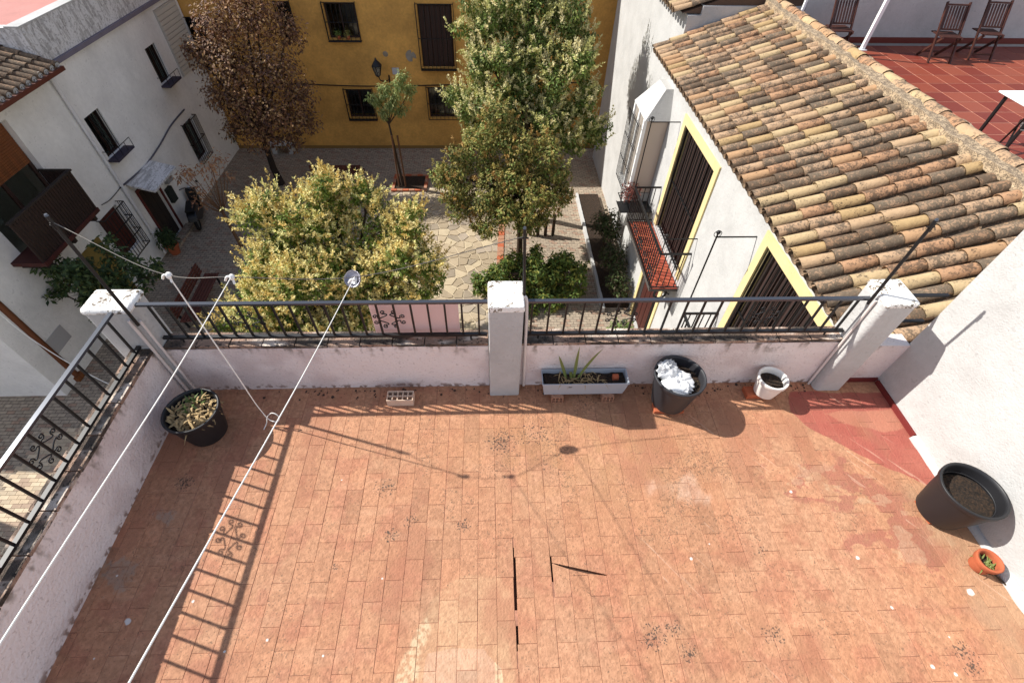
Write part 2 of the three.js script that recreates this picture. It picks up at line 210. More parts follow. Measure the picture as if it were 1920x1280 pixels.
{
  const tileMesh = (x0, x1, z0, z1, r, za = 0, zb = 0, zc = 0, zd = 0) => {   // za..zd: how far the corners are broken away
    const dy = 0.0004 + r() * 0.0022, tx = (r() - 0.5) * 0.009, tz = (r() - 0.5) * 0.005, c = 0.0016, cx = (x0 + x1) / 2, cz = (z0 + z1) / 2;
    const y = (x, z) => dy + (x - cx) * tx * 1.4 + (z - cz) * tz;
    const P = [], I = [];
    const ring = (i, dyy) => { P.push(x0 + i, y(x0, z0) + dyy, z0 + za + i, x1 - i, y(x1, z0) + dyy, z0 + zb + i, x1 - i, y(x1, z1) + dyy, z1 + zc - i, x0 + i, y(x0, z1) + dyy, z1 + zd - i); };
    ring(c, 0); ring(0, -c); ring(0, -0.028);
    I.push(0, 2, 1, 0, 3, 2); for (let k = 0; k < 2; k++) for (let e = 0; e < 4; e++) { const a = k * 4 + e, b = k * 4 + (e + 1) % 4; I.push(a, b, b + 4, a, b + 4, a + 4); }
    let g = new THREE.BufferGeometry(); g.setAttribute('position', new THREE.Float32BufferAttribute(P, 3)); g.setIndex(I); g = g.toNonIndexed(); g.computeVertexNormals();
    const n = g.attributes.position.count, uv = new Float32Array(n * 2), uv1 = new Float32Array(n * 2), col = new Float32Array(n * 3);
    const t = 0.94 + r() * 0.1, wq = (r() - 0.5) * 0.06, dk = r() > 0.93 ? 0.9 : 1;
    for (let i = 0; i < n; i++) { const x = g.attributes.position.getX(i), z = g.attributes.position.getZ(i); uv[i * 2] = (x - FX0) / (FX1 - FX0); uv[i * 2 + 1] = (FZ1 - z) / (FZ1 - FZ0); uv1[i * 2] = x; uv1[i * 2 + 1] = z; col[i * 3] = t * dk; col[i * 3 + 1] = t * dk * (1 + wq); col[i * 3 + 2] = t * dk * (1 + wq * 1.4); }
    g.setAttribute('uv', new THREE.BufferAttribute(uv, 2)); g.setAttribute('uv1', new THREE.BufferAttribute(uv1, 2)); g.setAttribute('color', new THREE.BufferAttribute(col, 3));
    return g;
  };
  const r = rng(7), list = [];
  for (let i = -23; i < 28; i++) for (let j = -7; j < 8; j++) {
    let x0 = TX + i * TW, x1 = x0 + TW, z0 = TZ + j * TL + (i & 1 ? TL / 2 : 0), z1 = z0 + TL;
    if (x1 < FX0 + 0.02 || x0 > FX1 - 0.02 || z1 < FZ0 || z0 > FZ1) continue;
    x0 = Math.max(x0, FX0); x1 = Math.min(x1, FX1); z0 = Math.max(z0, FZ0); z1 = Math.min(z1, FZ1);
    if (x1 - x0 < 0.02 || z1 - z0 < 0.02) continue;
    const jx = (r() - 0.5) * 0.003, w = 0.0007 + r() * 0.0012;
    let a0 = x0 + w + jx, a1 = x1 - w + jx, b0 = z0 + w, b1 = z1 - w;
    for (const [gx0, gx1, gz0, gz1] of gaps) { const oz = Math.min(b1, gz1) - Math.max(b0, gz0); if (oz > 0.1) { if (a0 < gx1 && a0 > gx0 - 0.05) a0 = gx1 + (r() - .5) * .009; if (a1 > gx0 && a1 < gx1 + 0.05) a1 = gx0 + (r() - .5) * .009; } }
    const cz = (x) => -1.118 + 0.245 * (x - 0.47) + 0.007 * Math.sin((x - 0.47) * 9), cw = (x) => 0.002 + 0.011 * Math.sin(Math.PI * Math.min(1, Math.max(0, (x - 0.47) / 0.42))), k0 = cz(a0), k1 = cz(a1);
    if (a0 > 0.44 && a1 < 0.95 && k0 > b0 + 0.01 && k0 < b1 - 0.01 && k1 > b0 + 0.01 && k1 < b1 - 0.01) {
      list.push({ g: tileMesh(a0, a1, b0, b0 + 0.1, r, 0, 0, k1 - cw(a1) - b0 - 0.1, k0 - cw(a0) - b0 - 0.1), d: 3.9, z: b0, x: a0 });
      b0 = b1 - 0.1; list.push({ g: tileMesh(a0, a1, b0, b1, r, k0 + cw(a0) - b0, k1 + cw(a1) - b0, 0, 0), d: 3.9, z: b1, x: a0 }); continue;
    }
    list.push({ g: tileMesh(a0, a1, b0, b1, r), d: Math.hypot((a0 + a1) / 2, 3.9, (b0 + b1) / 2), z: (b0 + b1) / 2, x: (a0 + a1) / 2 });
  }
  const seen = (t) => { const c = V(t.x, T, t.z).sub(EYE), w = c.dot(FWD), px = F * c.dot(R2) / w + CX, py = F * c.dot(D2) / w + CY; return px > 0 && px < 1920 && py > 700 && py < 1290 ? t.d : 99; };
  list.sort((a, b) => seen(a) - seen(b));
  list.slice(0, 300).forEach((t) => lpart(floor, 'floor_tile', t.g, MTile));
  lpart(floor, 'outer_floor_tiles', BGU.mergeGeometries(list.slice(300).map((t) => t.g)), MTile, { kind: 'stuff' });
  // mortar filling of the joints, left open where it has broken out
  const s = new THREE.Shape(); s.moveTo(FX0, -FZ0); s.lineTo(FX1, -FZ0); s.lineTo(FX1, -FZ1); s.lineTo(FX0, -FZ1); s.closePath();
  for (const [x0, x1, z0, z1] of gaps) { const h = new THREE.Path(); h.moveTo(x0 - .006, -z0); h.lineTo(x0 - .006, -z1); h.lineTo(x1 + .006, -z1); h.lineTo(x1 + .006, -z0); h.closePath(); s.holes.push(h); }
  { const h = new THREE.Path(), up = [], dn = []; for (let i = 0; i <= 8; i++) { const x = 0.475 + i * 0.05, z = -1.118 + 0.245 * (x - 0.47) + 0.007 * Math.sin((x - 0.47) * 9), w = 0.006 + 0.011 * Math.sin(Math.PI * i / 8); up.push([x, -(z - w)]); dn.unshift([x, -(z + w)]); } [...up, ...dn].forEach(([x, y], i) => i ? h.lineTo(x, y) : h.moveTo(x, y)); h.closePath(); s.holes.push(h); }
  lpart(floor, 'joint_mortar', uvm(new THREE.ShapeGeometry(s).rotateX(-Math.PI / 2).translate(0, -0.0014, 0)), MMortar);
  lpart(floor, 'slab', bx(FX0, FX1, -0.25, -0.032, FZ0, FZ1), MSub);
}

// ------------------------------------------------------------------ our house under and beside the terrace
{
  const h = thing('terrace_house', 'white rendered house wall rising beside the red tiled terrace', 'house', [0.5, 0, -1]);
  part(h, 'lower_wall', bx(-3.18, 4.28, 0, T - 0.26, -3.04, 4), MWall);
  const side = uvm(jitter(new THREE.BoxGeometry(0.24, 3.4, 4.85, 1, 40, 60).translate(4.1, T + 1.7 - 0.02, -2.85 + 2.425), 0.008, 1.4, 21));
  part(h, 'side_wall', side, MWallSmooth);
  // thin plaster fillet where the wall meets the floor
  { const g = new THREE.CylinderGeometry(.06, .06, 4.0, 8, 90, false).rotateX(Math.PI / 2).translate(3.99, T - .005, -.15); part(h, 'wall_foot', uvm(jitter(g, .03, 2.4, 22)), MWallSmooth); }
  part(h, 'painted_skirting', [bx(3.958, 3.985, T - .005, T + 0.05, -2.8, -2.16)], mat({ color: 0x6b1f1a }));
}
function parapet(label, x0, x1, z0, z1, h, along) {
  const t = thing('parapet_wall', label, 'wall', [(x0 + x1) / 2, T, (z0 + z1) / 2]);
  const nx = Math.max(2, Math.round((x1 - x0) / 0.06)), nz = Math.max(2, Math.round((z1 - z0) / 0.06));
  let g = new THREE.BoxGeometry(x1 - x0, h + 0.2, z1 - z0, nx, 12, nz).translate((x0 + x1) / 2, h / 2 - 0.1, (z0 + z1) / 2);
  g = uvm(jitter(g, 0.006, 2.2, 23 + nx)); const p = part(t, 'wall', g.translate(0, T, 0), MParapet);
  // uv v must be height above the floor
  const uv = p.geometry.attributes.uv, ps = p.geometry.attributes.position, nn = p.geometry.attributes.normal; for (let i = 0; i < uv.count; i++) if (Math.abs(nn.getY(i)) < 0.6) uv.setY(i, ps.getY(i));
  const L = along === 'x' ? x1 - x0 : z1 - z0, n = Math.max(1, Math.round(L / 0.29)), r = rng(nx * 3 + nz);
  for (let i = 0; i < n; i++) {
    const a = i / n * L + 0.003, b = (i + 1) / n * L - 0.003, dy = r() * 0.008;
    part(t, 'coping_brick', along === 'x' ? rbx(x0 + a, x0 + b, T + h + .004, T + h + 0.035 + dy, z0 - 0.02, z1 + 0.001 + r() * .006, 0.006, 1) : rbx(x0 - 0.02, x1 + 0.014 + r() * .01, T + h + .004, T + h + 0.035 + dy, z0 + a, z0 + b, 0.006, 1), MCoping);
  }
  return t;
}
parapet('low white parapet between corner pillar and middle pillar', -2.93, -0.02, -2.98, -2.83, 0.615, 'x');
parapet('low white parapet between middle pillar and right pillar', 0.27, 3.28, -2.98, -2.83, 0.615, 'x');
parapet('low white parapet running beside the long rail shadow to corner pillar', -3.15, -3.0, -2.8, 0.7, 0.64, 'z');
{
  const t = thing('parapet_wall', 'short stained wall stub between right pillar and tall white wall', 'wall', [3.7, T, -2.88]);
  part(t, 'wall', uvm(jitter(new THREE.BoxGeometry(0.44, 0.66, 0.15, 10, 12, 3).translate(3.76, T + 0.23, -2.9), 0.005, 3, 29)), MParapet);
  part(t, 'painted_skirting', bx(3.56, 3.97, T - .002, T + 0.06, -2.84, -2.812), mat({ color: 0x6b1f1a }));
}
const texCap = dataTex(256, 256, (u, v) => { const a = fbm(u * 7, v * 7, 4, 151, 7), b = fbm(u * 40, v * 40, 3, 153, 40); let c = [240, 238, 232]; c = mixc(c, [110, 98, 84], sst(0.52, 0.7, a) * sst(0.45, 0.62, b)); return c; });
const MCap = mat({ map: rep(texCap, 2), bumpMap: rep(bumpPlaster, 2), bumpScale: 0.012 });
function pillar(label, x0, x1, z0, z1, h, rad) {
  const t = thing('white_pillar', label, 'pillar', [(x0 + x1) / 2, T, (z0 + z1) / 2]);
  const mk = (y0, y1, e, rr) => { const g = new RoundedBoxGeometry(x1 - x0 + e, y1 - y0, z1 - z0 + e, 4, rr); g.translate((x0 + x1) / 2, (y0 + y1) / 2, (z0 + z1) / 2); return g; };
  part(t, 'shaft', uvm(jitter(mk(T - 0.1, T + h - 0.016, 0, rad), 0.005, 7, Math.round(x0 * 10) + 60)), MWall);
  part(t, 'cap', uvm(jitter(mk(T + h - 0.07, T + h, 0.008, rad), 0.006, 9, Math.round(x0 * 10) + 70)), MCap);
  return t;
}
pillar('square white pillar in the middle of the back parapet', -0.015, 0.275, -3.02, -2.71, 1.235, 0.016);
pillar('rounded white corner pillar where the two railings meet', -3.32, -2.93, -3.05, -2.79, 1.16, 0.05);
pillar('white pillar next to the tiled roof and tall wall', 3.28, 3.56, -3.03, -2.71, 1.225, 0.045);
{ // conduits
  const c1 = thing('conduit_pipe', 'thin white conduit running down beside the middle pillar', 'pipe', [0.31, T, -2.8]);
  part(c1, 'pipe', tube([V(0.27, T + 1.22, -2.87), V(0.295, T + 1.2, -2.85), V(0.305, T + 1.1, -2.83), V(0.315, T + .6, -2.815), V(0.325, T + 0.03, -2.81)], 0.014, 30, 8), MConduit);
  const c2 = thing('conduit_pipe', 'pair of pinkish conduits running down the rounded corner pillar', 'pipe', [-2.95, T, -2.8]);
  part(c2, 'pipe', rod(V(-2.96, T + .0, -2.77), V(-2.97, T + 1.05, -2.775), 0.013), MConduit);
  part(c2, 'pipe', rod(V(-2.905, T + .0, -2.79), V(-2.905, T + 1.02, -2.8), 0.011), MConduit);
  const c3 = thing('conduit_pipe', 'grey conduit along the pillar beside the tiled roof', 'pipe', [3.27, T, -2.8]);
  part(c3, 'pipe', rod(V(3.262, T, -2.8), V(3.262, T + 1.16, -2.82), 0.012), MConduit);
}
// ------------------------------------------------------------------ iron railings
function spiral(cx, cy, a0, dir, r0, turns, n = 16) { const o = []; for (let i = 0; i <= n; i++) { const t = i / n, a = a0 + dir * t * turns * 2 * Math.PI, r = r0 * (1 - 0.75 * t); o.push([cx + r * Math.cos(a), cy + r * Math.sin(a)]); } return o; }
function scroll2d() {           // eight curls round a diamond, as four bars each rolled up at both ends
  const out = [];
  for (const sx of [-1, 1]) for (const sy of [-1, 1]) {
    const A = spiral(0.042, 0.088, -Math.PI / 2 - .6, 1, 0.024, 1.2).map(([x, y]) => [x, y]).reverse();
    const B = spiral(0.118, 0.034, Math.PI + .6, -1, 0.024, 1.2);
    out.push([...A, [0.012, 0.058], [0.05, 0.03], [0.088, 0.014], ...B].map(([x, y]) => [sx * x, sy * y]));
  }
  return out;
}
function railing(label, o, dir, L, y0, y1, nb, scrolls, m) {   // o: start point (x, z), dir: unit (x, z)
  const t = thing('iron_railing', label, 'railing', [o[0], T, o[1]]);
  const at = (s, y) => V(o[0] + dir[0] * s, T + y, o[1] + dir[1] * s);
  part(t, 'top_rail', sq(at(-.02, y1), at(L + .02, y1), 0.034, 0.022), m);
  part(t, 'bottom_rail', sq(at(0, y0), at(L, y0), 0.034, 0.024), MIron);
  for (let i = 0; i < nb; i++) { const s = L * (i + 0.5) / nb; part(t, 'bar', sq(at(s, y0 + .008), at(s, y1 - .01), 0.016), MIron); }
  for (const s of scrolls) part(t, 'scroll_ornament', scroll2d().map((p) => tube(p.map(([x, y]) => at(s + x, (y0 + y1) / 2 + y)), 0.0055, 60, 5)), MIron);
  for (const s of [0.15, L - 0.15]) part(t, 'foot_pin', rod(at(s, y0 - 0.06), at(s, y0), 0.008), MIron);
  return t;
}
railing('black iron railing with board hung behind it, between corner and middle pillars', [-2.91, -2.89], [1, 0], 2.88, 0.715, 1.12, 20, [0.82, 2.03], MSteelRail);
railing('black iron railing between middle pillar and pillar by the tiled roof', [0.285, -2.89], [1, 0], 2.98, 0.715, 1.12, 20, [0.87, 2.15], MSteelRail);
railing('black iron railing along the side parapet above the street', [-3.07, -2.78], [0, 1], 3.5, 0.72, 1.125, 24, [1.1, 2.42], MSteelRail);
{
  const t = thing('iron_railing', 'two short rails bridging the pillar and the tall white wall', 'railing', [3.56, T, -2.93]);
  part(t, 'top_rail', sq(V(3.55, T + 1.12, -2.92), V(3.99, T + 1.12, -2.92), 0.03, 0.02), MIron);
  part(t, 'bottom_rail', sq(V(3.55, T + 0.8, -2.92), V(3.99, T + 0.8, -2.92), 0.03, 0.02), MIron);
}
// clothes posts on the pillars
function post(label, a, b) { const t = thing('clothes_post', label, 'post', [a.x, a.y, a.z]); part(t, 'pole', rod(a, b, 0.0135, 0.0125, 10), MIron); part(t, 'tip', rod(b, b.clone().add(V(0, 0.012, 0)), 0.0145, 0.01, 10), MSteelRail); const m = a.clone().lerp(b, 0.93); part(t, 'line_hook', [rod(m.clone().add(V(-.03, 0, 0)), m.clone().add(V(.03, 0, 0)), 0.006), rod(m.clone().add(V(0, -.03, .015)), m.clone().add(V(0, .03, .015)), 0.006)], MIronOld); return t; }
post('dark iron clothes post rising from the rounded corner pillar', V(-2.915, T + 1.0, -2.77), V(-2.925, T + 2.05, -2.775));
post('dark iron clothes post behind the middle pillar', V(0.30, T + 0.66, -2.86), V(0.255, T + 1.87, -2.865));
post('dark iron clothes post leaning at the pillar by the tiled roof', V(3.245, T + 1.1, -2.845), V(3.225, T + 1.95, -2.83));
// board hung on the outer side of the railing
{
  const t = thing('sign_board', 'plain pinkish board fixed to the outside of the railing', 'board', [-0.66, T + 0.7, -2.97]);
  part(t, 'panel', rbx(-1.05, -0.28, T + 0.62, T + 1.05, -2.968, -2.956, 0.003, 1), phys({ color: 0xeed2cc, roughness: 0.9, transmission: 0.35, thickness: 0 }));
}
// ------------------------------------------------------------------ clothes lines
const KN1 = V(-2.13, T + 1.8, -2.46), KN2 = V(-1.72, T + 1.79, -2.45), CAN = un(665, 519, 'z', -2.64);
{
  const w = thing('clothes_wire', 'thin wire strung from the corner post to the middle post', 'wire', [-2.92, T + 2, -2.78]);
  part(w, 'wire', tube([V(-2.925, T + 2.0, -2.775), KN1, KN2, CAN, V(0.26, T + 1.8, -2.865)], 0.0032, 60, 5), MWire);
  const knot = (p, r) => merge([jitter(new THREE.SphereGeometry(r, 12, 8), r * 0.4, 30, 3).translate(p.x, p.y, p.z), tube([p.clone().add(V(-.05, -.03, 0)), p.clone().add(V(-.02, .01, .01)), p.clone(), p.clone().add(V(.012, -.045, .02))], 0.008, 12, 6)]);
  const l1 = thing('clothes_line', 'white rope hanging plumb to the floor with a loop at its end', 'rope', [KN1.x, T, KN1.z]);
  const b = V(-2.09, T + 0.04, -2.42);
  part(l1, 'rope', tube([KN1, KN1.clone().lerp(b, .3), KN1.clone().lerp(b, .6), V(-2.1, T + .22, -2.43), V(-2.05, T + .1, -2.40), V(-1.97, T + .11, -2.38), V(-1.95, T + .16, -2.4), V(-2.0, T + .19, -2.42), V(-2.07, T + .13, -2.42), V(-2.1, T + .05, -2.4), V(-2.13, T + .005, -2.36)], 0.0045, 90, 6), MRope);
  part(l1, 'knot', knot(KN1, 0.022), MRope);
  const l2 = thing('clothes_line', 'white rope running from the wire towards the house over the side parapet', 'rope', [KN2.x, KN2.y, KN2.z]);
  const e2 = un(0, 1205, 'y', T + 2.65); part(l2, 'rope', tube([KN2, KN2.clone().lerp(e2, .5).add(V(0, -.02, 0)), e2, e2.clone().add(e2.clone().sub(KN2).multiplyScalar(.4))], 0.0028, 30, 6), MRope); part(l2, 'knot', knot(KN2, 0.02), MRope);
  const l3 = thing('clothes_line', 'white rope tied to the dangling tin disc and crossing the rail shadow', 'rope', [CAN.x, CAN.y, CAN.z]);
  const e3 = un(240, 1282, 'y', T + 2.65); part(l3, 'rope', tube([CAN, CAN.clone().lerp(e3, .5).add(V(0, -.02, 0)), e3, e3.clone().add(e3.clone().sub(CAN).multiplyScalar(.4))], 0.0028, 30, 6), MRope); part(l3, 'knot', knot(CAN.clone().add(V(0, -.01, .02)), 0.017), MRope);
  const can = thing('tin_disc', 'crumpled grey tin disc tied on the clothes wire', 'tin', [CAN.x, CAN.y - .05, CAN.z]);
  part(can, 'disc', jitter(lathe([[0.001, 0], [0.05, 0.002], [0.062, 0.012], [0.064, 0.03], [0.058, 0.032], [0.056, 0.016], [0.001, 0.01]], 20).rotateX(0.7).rotateZ(0.3).translate(CAN.x - .015, CAN.y - 0.03, CAN.z - .01), 0.006, 20, 9), mat({ color: 0x9a98a2, roughness: 0.35, metalness: 0.7 }));
}

// ------------------------------------------------------------------ things standing on the terrace
const MPot = mat({ color: 0x1d1d20, roughness: 0.5 }), MPotGrey = mat({ color: 0x2c2c30, roughness: 0.55 });
const texSoil = dataTex(256, 256, (u, v) => { const k = fbm(u * 30, v * 30, 4, 161, 30); return [90 * k + 8, 66 * k + 6, 46 * k + 4]; });
const MSoil = mat({ map: rep(texSoil, 3), roughness: 1, bumpMap: rep(bumpPlaster, 6), bumpScale: 0.03 });
const MClay = mat({ color: 0xb8623f, map: rep(texPlaster, 2), roughness: 0.85 });
const texBrick = dataTex(128, 128, (u, v) => { const k = 0.8 + 0.45 * (fbm(u * 16, v * 16, 4, 171, 16) - 0.5); return [206 * k, 150 * k, 118 * k]; });
const MBrick = mat({ map: rep(texBrick, 5), roughness: 0.95 });
const MBrickPale = mat({ color: 0xe0c4ae, map: rep(texPlaster, 3), roughness: 0.95 });
function soilDisc(r, y, seg = 40) { const g = new THREE.CircleGeometry(r, seg, 0, Math.PI * 2); const gg = new THREE.RingGeometry(0.001, r, seg, 10).rotateX(-Math.PI / 2).translate(0, y, 0); return uvm(jitter(gg, 0.018, 14, 81)); }
function pot(name, label, at, R, r, h, m, group) {
  const t = thing(name, label, 'flower pot', at, group);
  lpart(t, 'body', lathe([[0.001, 0], [r - 0.01, 0], [r, 0.012], [mix(r, R, .5), h * .5], [R - 0.012, h - 0.05], [R - 0.012, h - 0.045], [R, h - 0.042], [R + 0.003, h - 0.006], [R - 0.004, h], [R - 0.018, h - 0.004], [R - 0.024, h - 0.03], [mix(r, R, .5) - 0.012, h * .5], [r - 0.015, 0.02], [0.001, 0.02]], 40), m);
  return t;
}
function blade(len, w, bend, seg = 5) { // leaf blade growing up +y, bending to +z
  const P = [], I = []; for (let i = 0; i <= seg; i++) { const t = i / seg, y = len * t * (1 - bend * t * .35), z = bend * len * t * t * .6, hw = w * Math.sin(Math.PI * Math.min(1, 0.18 + t * .82)) * .5 + .0004; P.push(-hw, y, z + hw * .25, 0, y, z, hw, y, z + hw * .25); }
  for (let i = 0; i < seg; i++) { const a = i * 3; I.push(a, a + 1, a + 4, a, a + 4, a + 3, a + 1, a + 2, a + 5, a + 1, a + 5, a + 4); }
  const g = new THREE.BufferGeometry(); g.setAttribute('position', new THREE.Float32BufferAttribute(P, 3)); g.setIndex(I); g.computeVertexNormals(); return g;
}
const MDryLeaf = phys({ color: 0xb59a6c, roughness: 0.9, side: THREE.DoubleSide, transmission: 0.2, thickness: 0 }), MGreenLeaf = mat({ color: 0x55682f, roughness: 0.6, side: THREE.DoubleSide }), MSansev = mat({ color: 0x6f7a40, roughness: 0.5, side: THREE.DoubleSide });
{ // black pot with withered succulent
  const t = pot('plant_pot', 'black pot with withered succulent in the corner of the terrace', [-2.63, T, -2.35], 0.232, 0.165, 0.37, MPot, 'pots on the terrace');
  lpart(t, 'soil', soilDisc(0.2, 0.29), MSoil);
  const r = rng(31), dry = [], grn = [];
  for (let i = 0; i < 240; i++) { const a = r() * 6.28, d = Math.sqrt(r()) * 0.185; dry.push(blade(0.05 + r() * 0.07, 0.016 + r() * .012, 0.6 + r() * 1.4, 3).rotateX(r() * 1.7).rotateY(r() * 6.28).translate(d * Math.cos(a), 0.29 + r() * 0.05, d * Math.sin(a))); }
  for (let i = 0; i < 26; i++) { const a = r() * 6.28, d = Math.sqrt(r()) * 0.12; grn.push(blade(0.07 + r() * 0.08, 0.02, 0.3 + r() * .5, 3).rotateX(r() * .5).rotateY(r() * 6.28).translate(-0.02 + d * Math.cos(a), 0.3, -0.07 + d * Math.sin(a) * .8)); }
  lpart(t, 'withered_leaves', dry, MDryLeaf); lpart(t, 'green_leaves', grn, MGreenLeaf);
}
{ // black pot with a plastic bag, raised on clay slabs
  const t = pot('plant_pot', 'dark grey pot holding a crumpled white plastic bag', [1.735, T + 0.045, -2.585], 0.235, 0.165, 0.42, MPotGrey, 'pots on the terrace');
  lpart(t, 'soil', soilDisc(0.2, 0.33), MSoil);
  const r = rng(41), d = []; for (let i = 0; i < 40; i++) { const a = r() * 6.28, q = Math.sqrt(r()) * .18; d.push(blade(.05 + r() * .05, .012, 1, 3).rotateX(1 + r()).rotateY(r() * 6.28).translate(q * Math.cos(a), .335, q * Math.sin(a))); } lpart(t, 'withered_leaves', d, MDryLeaf);
  for (const [i, dx, dz] of [[0, -0.09, 0.07], [1, 0.06, 0.075], [2, -.02, -0.1]]) { const b = thing('clay_slab', 'orange clay slab propping up the pot with the plastic bag', 'slab', [1.735 + dx, T, -2.585 + dz], 'slabs under the raised pot'); lpart(b, 'slab', rbx(-.07, .07, 0.002, .044, -.05, .05, .006, 1), MClay); }
  const g = new THREE.IcosahedronGeometry(1, 24); const p = g.attributes.position;
  for (let i = 0; i < p.count; i++) { const x = p.getX(i), y = p.getY(i), z = p.getZ(i); const rd = (a, b, sd) => 1 - Math.abs(vn(a, b, sd) * 2 - 1); const n = 0.6 + 0.6 * rd(x * 1.7 + 5 + y, z * 2.4 + y * 1.3, 91) + 0.16 * rd(x * 4.3 + y * 2, z * 4.1 - y * 3, 93); p.setXYZ(i, x * n * .125, y * n * .06 + .02 * rd(x * 3, z * 3, 97), z * n * .115); }
  const bag = thing('plastic_bag', 'crumpled white plastic bag lying in the dark grey pot', 'bag', [1.70, T + 0.41, -2.53]);
  const bg = BGU.mergeVertices((() => { g.deleteAttribute('uv'); g.deleteAttribute('normal'); return g; })()); bg.computeVertexNormals();
  const gg = bg.clone().scale(.75, 1, .7).rotateY(.6).translate(-0.075, 0.05, -0.11);
  lpart(bag, 'bag', bg, phys({ color: 0xf4f4f2, roughness: 0.38, transmission: 0.12, thickness: 0 })); lpart(bag, 'twisted_neck', gg, phys({ color: 0xd8dadc, roughness: 0.25, transmission: 0.45, thickness: 0 }));
}
{ const t = pot('plant_pot', 'small white plastic pot on a clay brick by the back parapet', [2.715, T + 0.06, -2.665], 0.14, 0.1, 0.235, mat({ color: 0xe4e0da, roughness: 0.5 }), 'pots on the terrace'); lpart(t, 'soil', soilDisc(0.112, 0.17), MSoil);
  const b = thing('clay_brick', 'clay brick lying under the small white pot', 'brick', [2.66, T, -2.68]); lpart(b, 'brick', rbx(-.12, .12, 0.002, .058, -.06, .06, .005, 1), MClay); }
{ const t = pot('plant_pot', 'wide black pot of dry soil against the tall white wall', [3.735, T + 0.03, -1.45], 0.232, 0.165, 0.42, MPot, 'pots on the terrace'); lpart(t, 'soil', soilDisc(0.19, 0.31), MSoil);
  lpart(t, 'inner_ring', new THREE.TorusGeometry(0.197, 0.006, 6, 40).rotateX(Math.PI / 2).translate(0, 0.325, 0), MPot);
  const b = thing('clay_slab', 'orange clay slab under the wide black pot of dry soil', 'slab', [3.735, T, -1.45]); lpart(b, 'slab', rbx(-.12, .12, 0.002, .029, -.1, .1, .006, 1), MClay); }
{ const t = pot('plant_pot', 'small terracotta pot near the tall white wall', [3.8, T, -1.02], 0.09, 0.065, 0.145, MClay, 'pots on the terrace'); lpart(t, 'soil', soilDisc(0.075, 0.08), MSoil);
  const r = rng(51), d = []; for (let i = 0; i < 30; i++) d.push(blade(.05 + r() * .04, .01, 1, 3).rotateX(.4 + r()).rotateY(r() * 6.28).translate((r() - .5) * .08, .08, (r() - .5) * .08)); lpart(t, 'dry_weeds', d, MSansev);
  const s = thing('wooden_stick', 'thin grey stick lying by the terracotta pot', 'stick', [3.9, T, -0.9]); lpart(s, 'stick', tube([V(-.02, .02, -.06), V(.03, .015, .05), V(.055, .012, .22)], .008, 12, 6), MBark); }
function hollow(w, h, nx, ny, depth, wall = 0.009) { const s = new THREE.Shape(); s.moveTo(0, 0); s.lineTo(w, 0); s.lineTo(w, h); s.lineTo(0, h); s.closePath(); const cw = (w - wall) / nx, ch = (h - wall) / ny; for (let i = 0; i < nx; i++) for (let j = 0; j < ny; j++) { const p = new THREE.Path(), x = wall + i * cw, y = wall + j * ch; p.moveTo(x, y); p.lineTo(x, y + ch - wall); p.lineTo(x + cw - wall, y + ch - wall); p.lineTo(x + cw - wall, y); p.closePath(); s.holes.push(p); } return uvm(new THREE.ExtrudeGeometry(s, { depth, bevelEnabled: false })); }
{ const b = thing('hollow_brick', 'hollow ten-hole brick on end at the foot of the back parapet', 'brick', [-0.885, T, -2.66]); lpart(b, 'brick', hollow(0.255, 0.115, 5, 2, 0.09).rotateX(-Math.PI / 2).translate(-.1275, 0.002, 0.057), MBrickPale); }
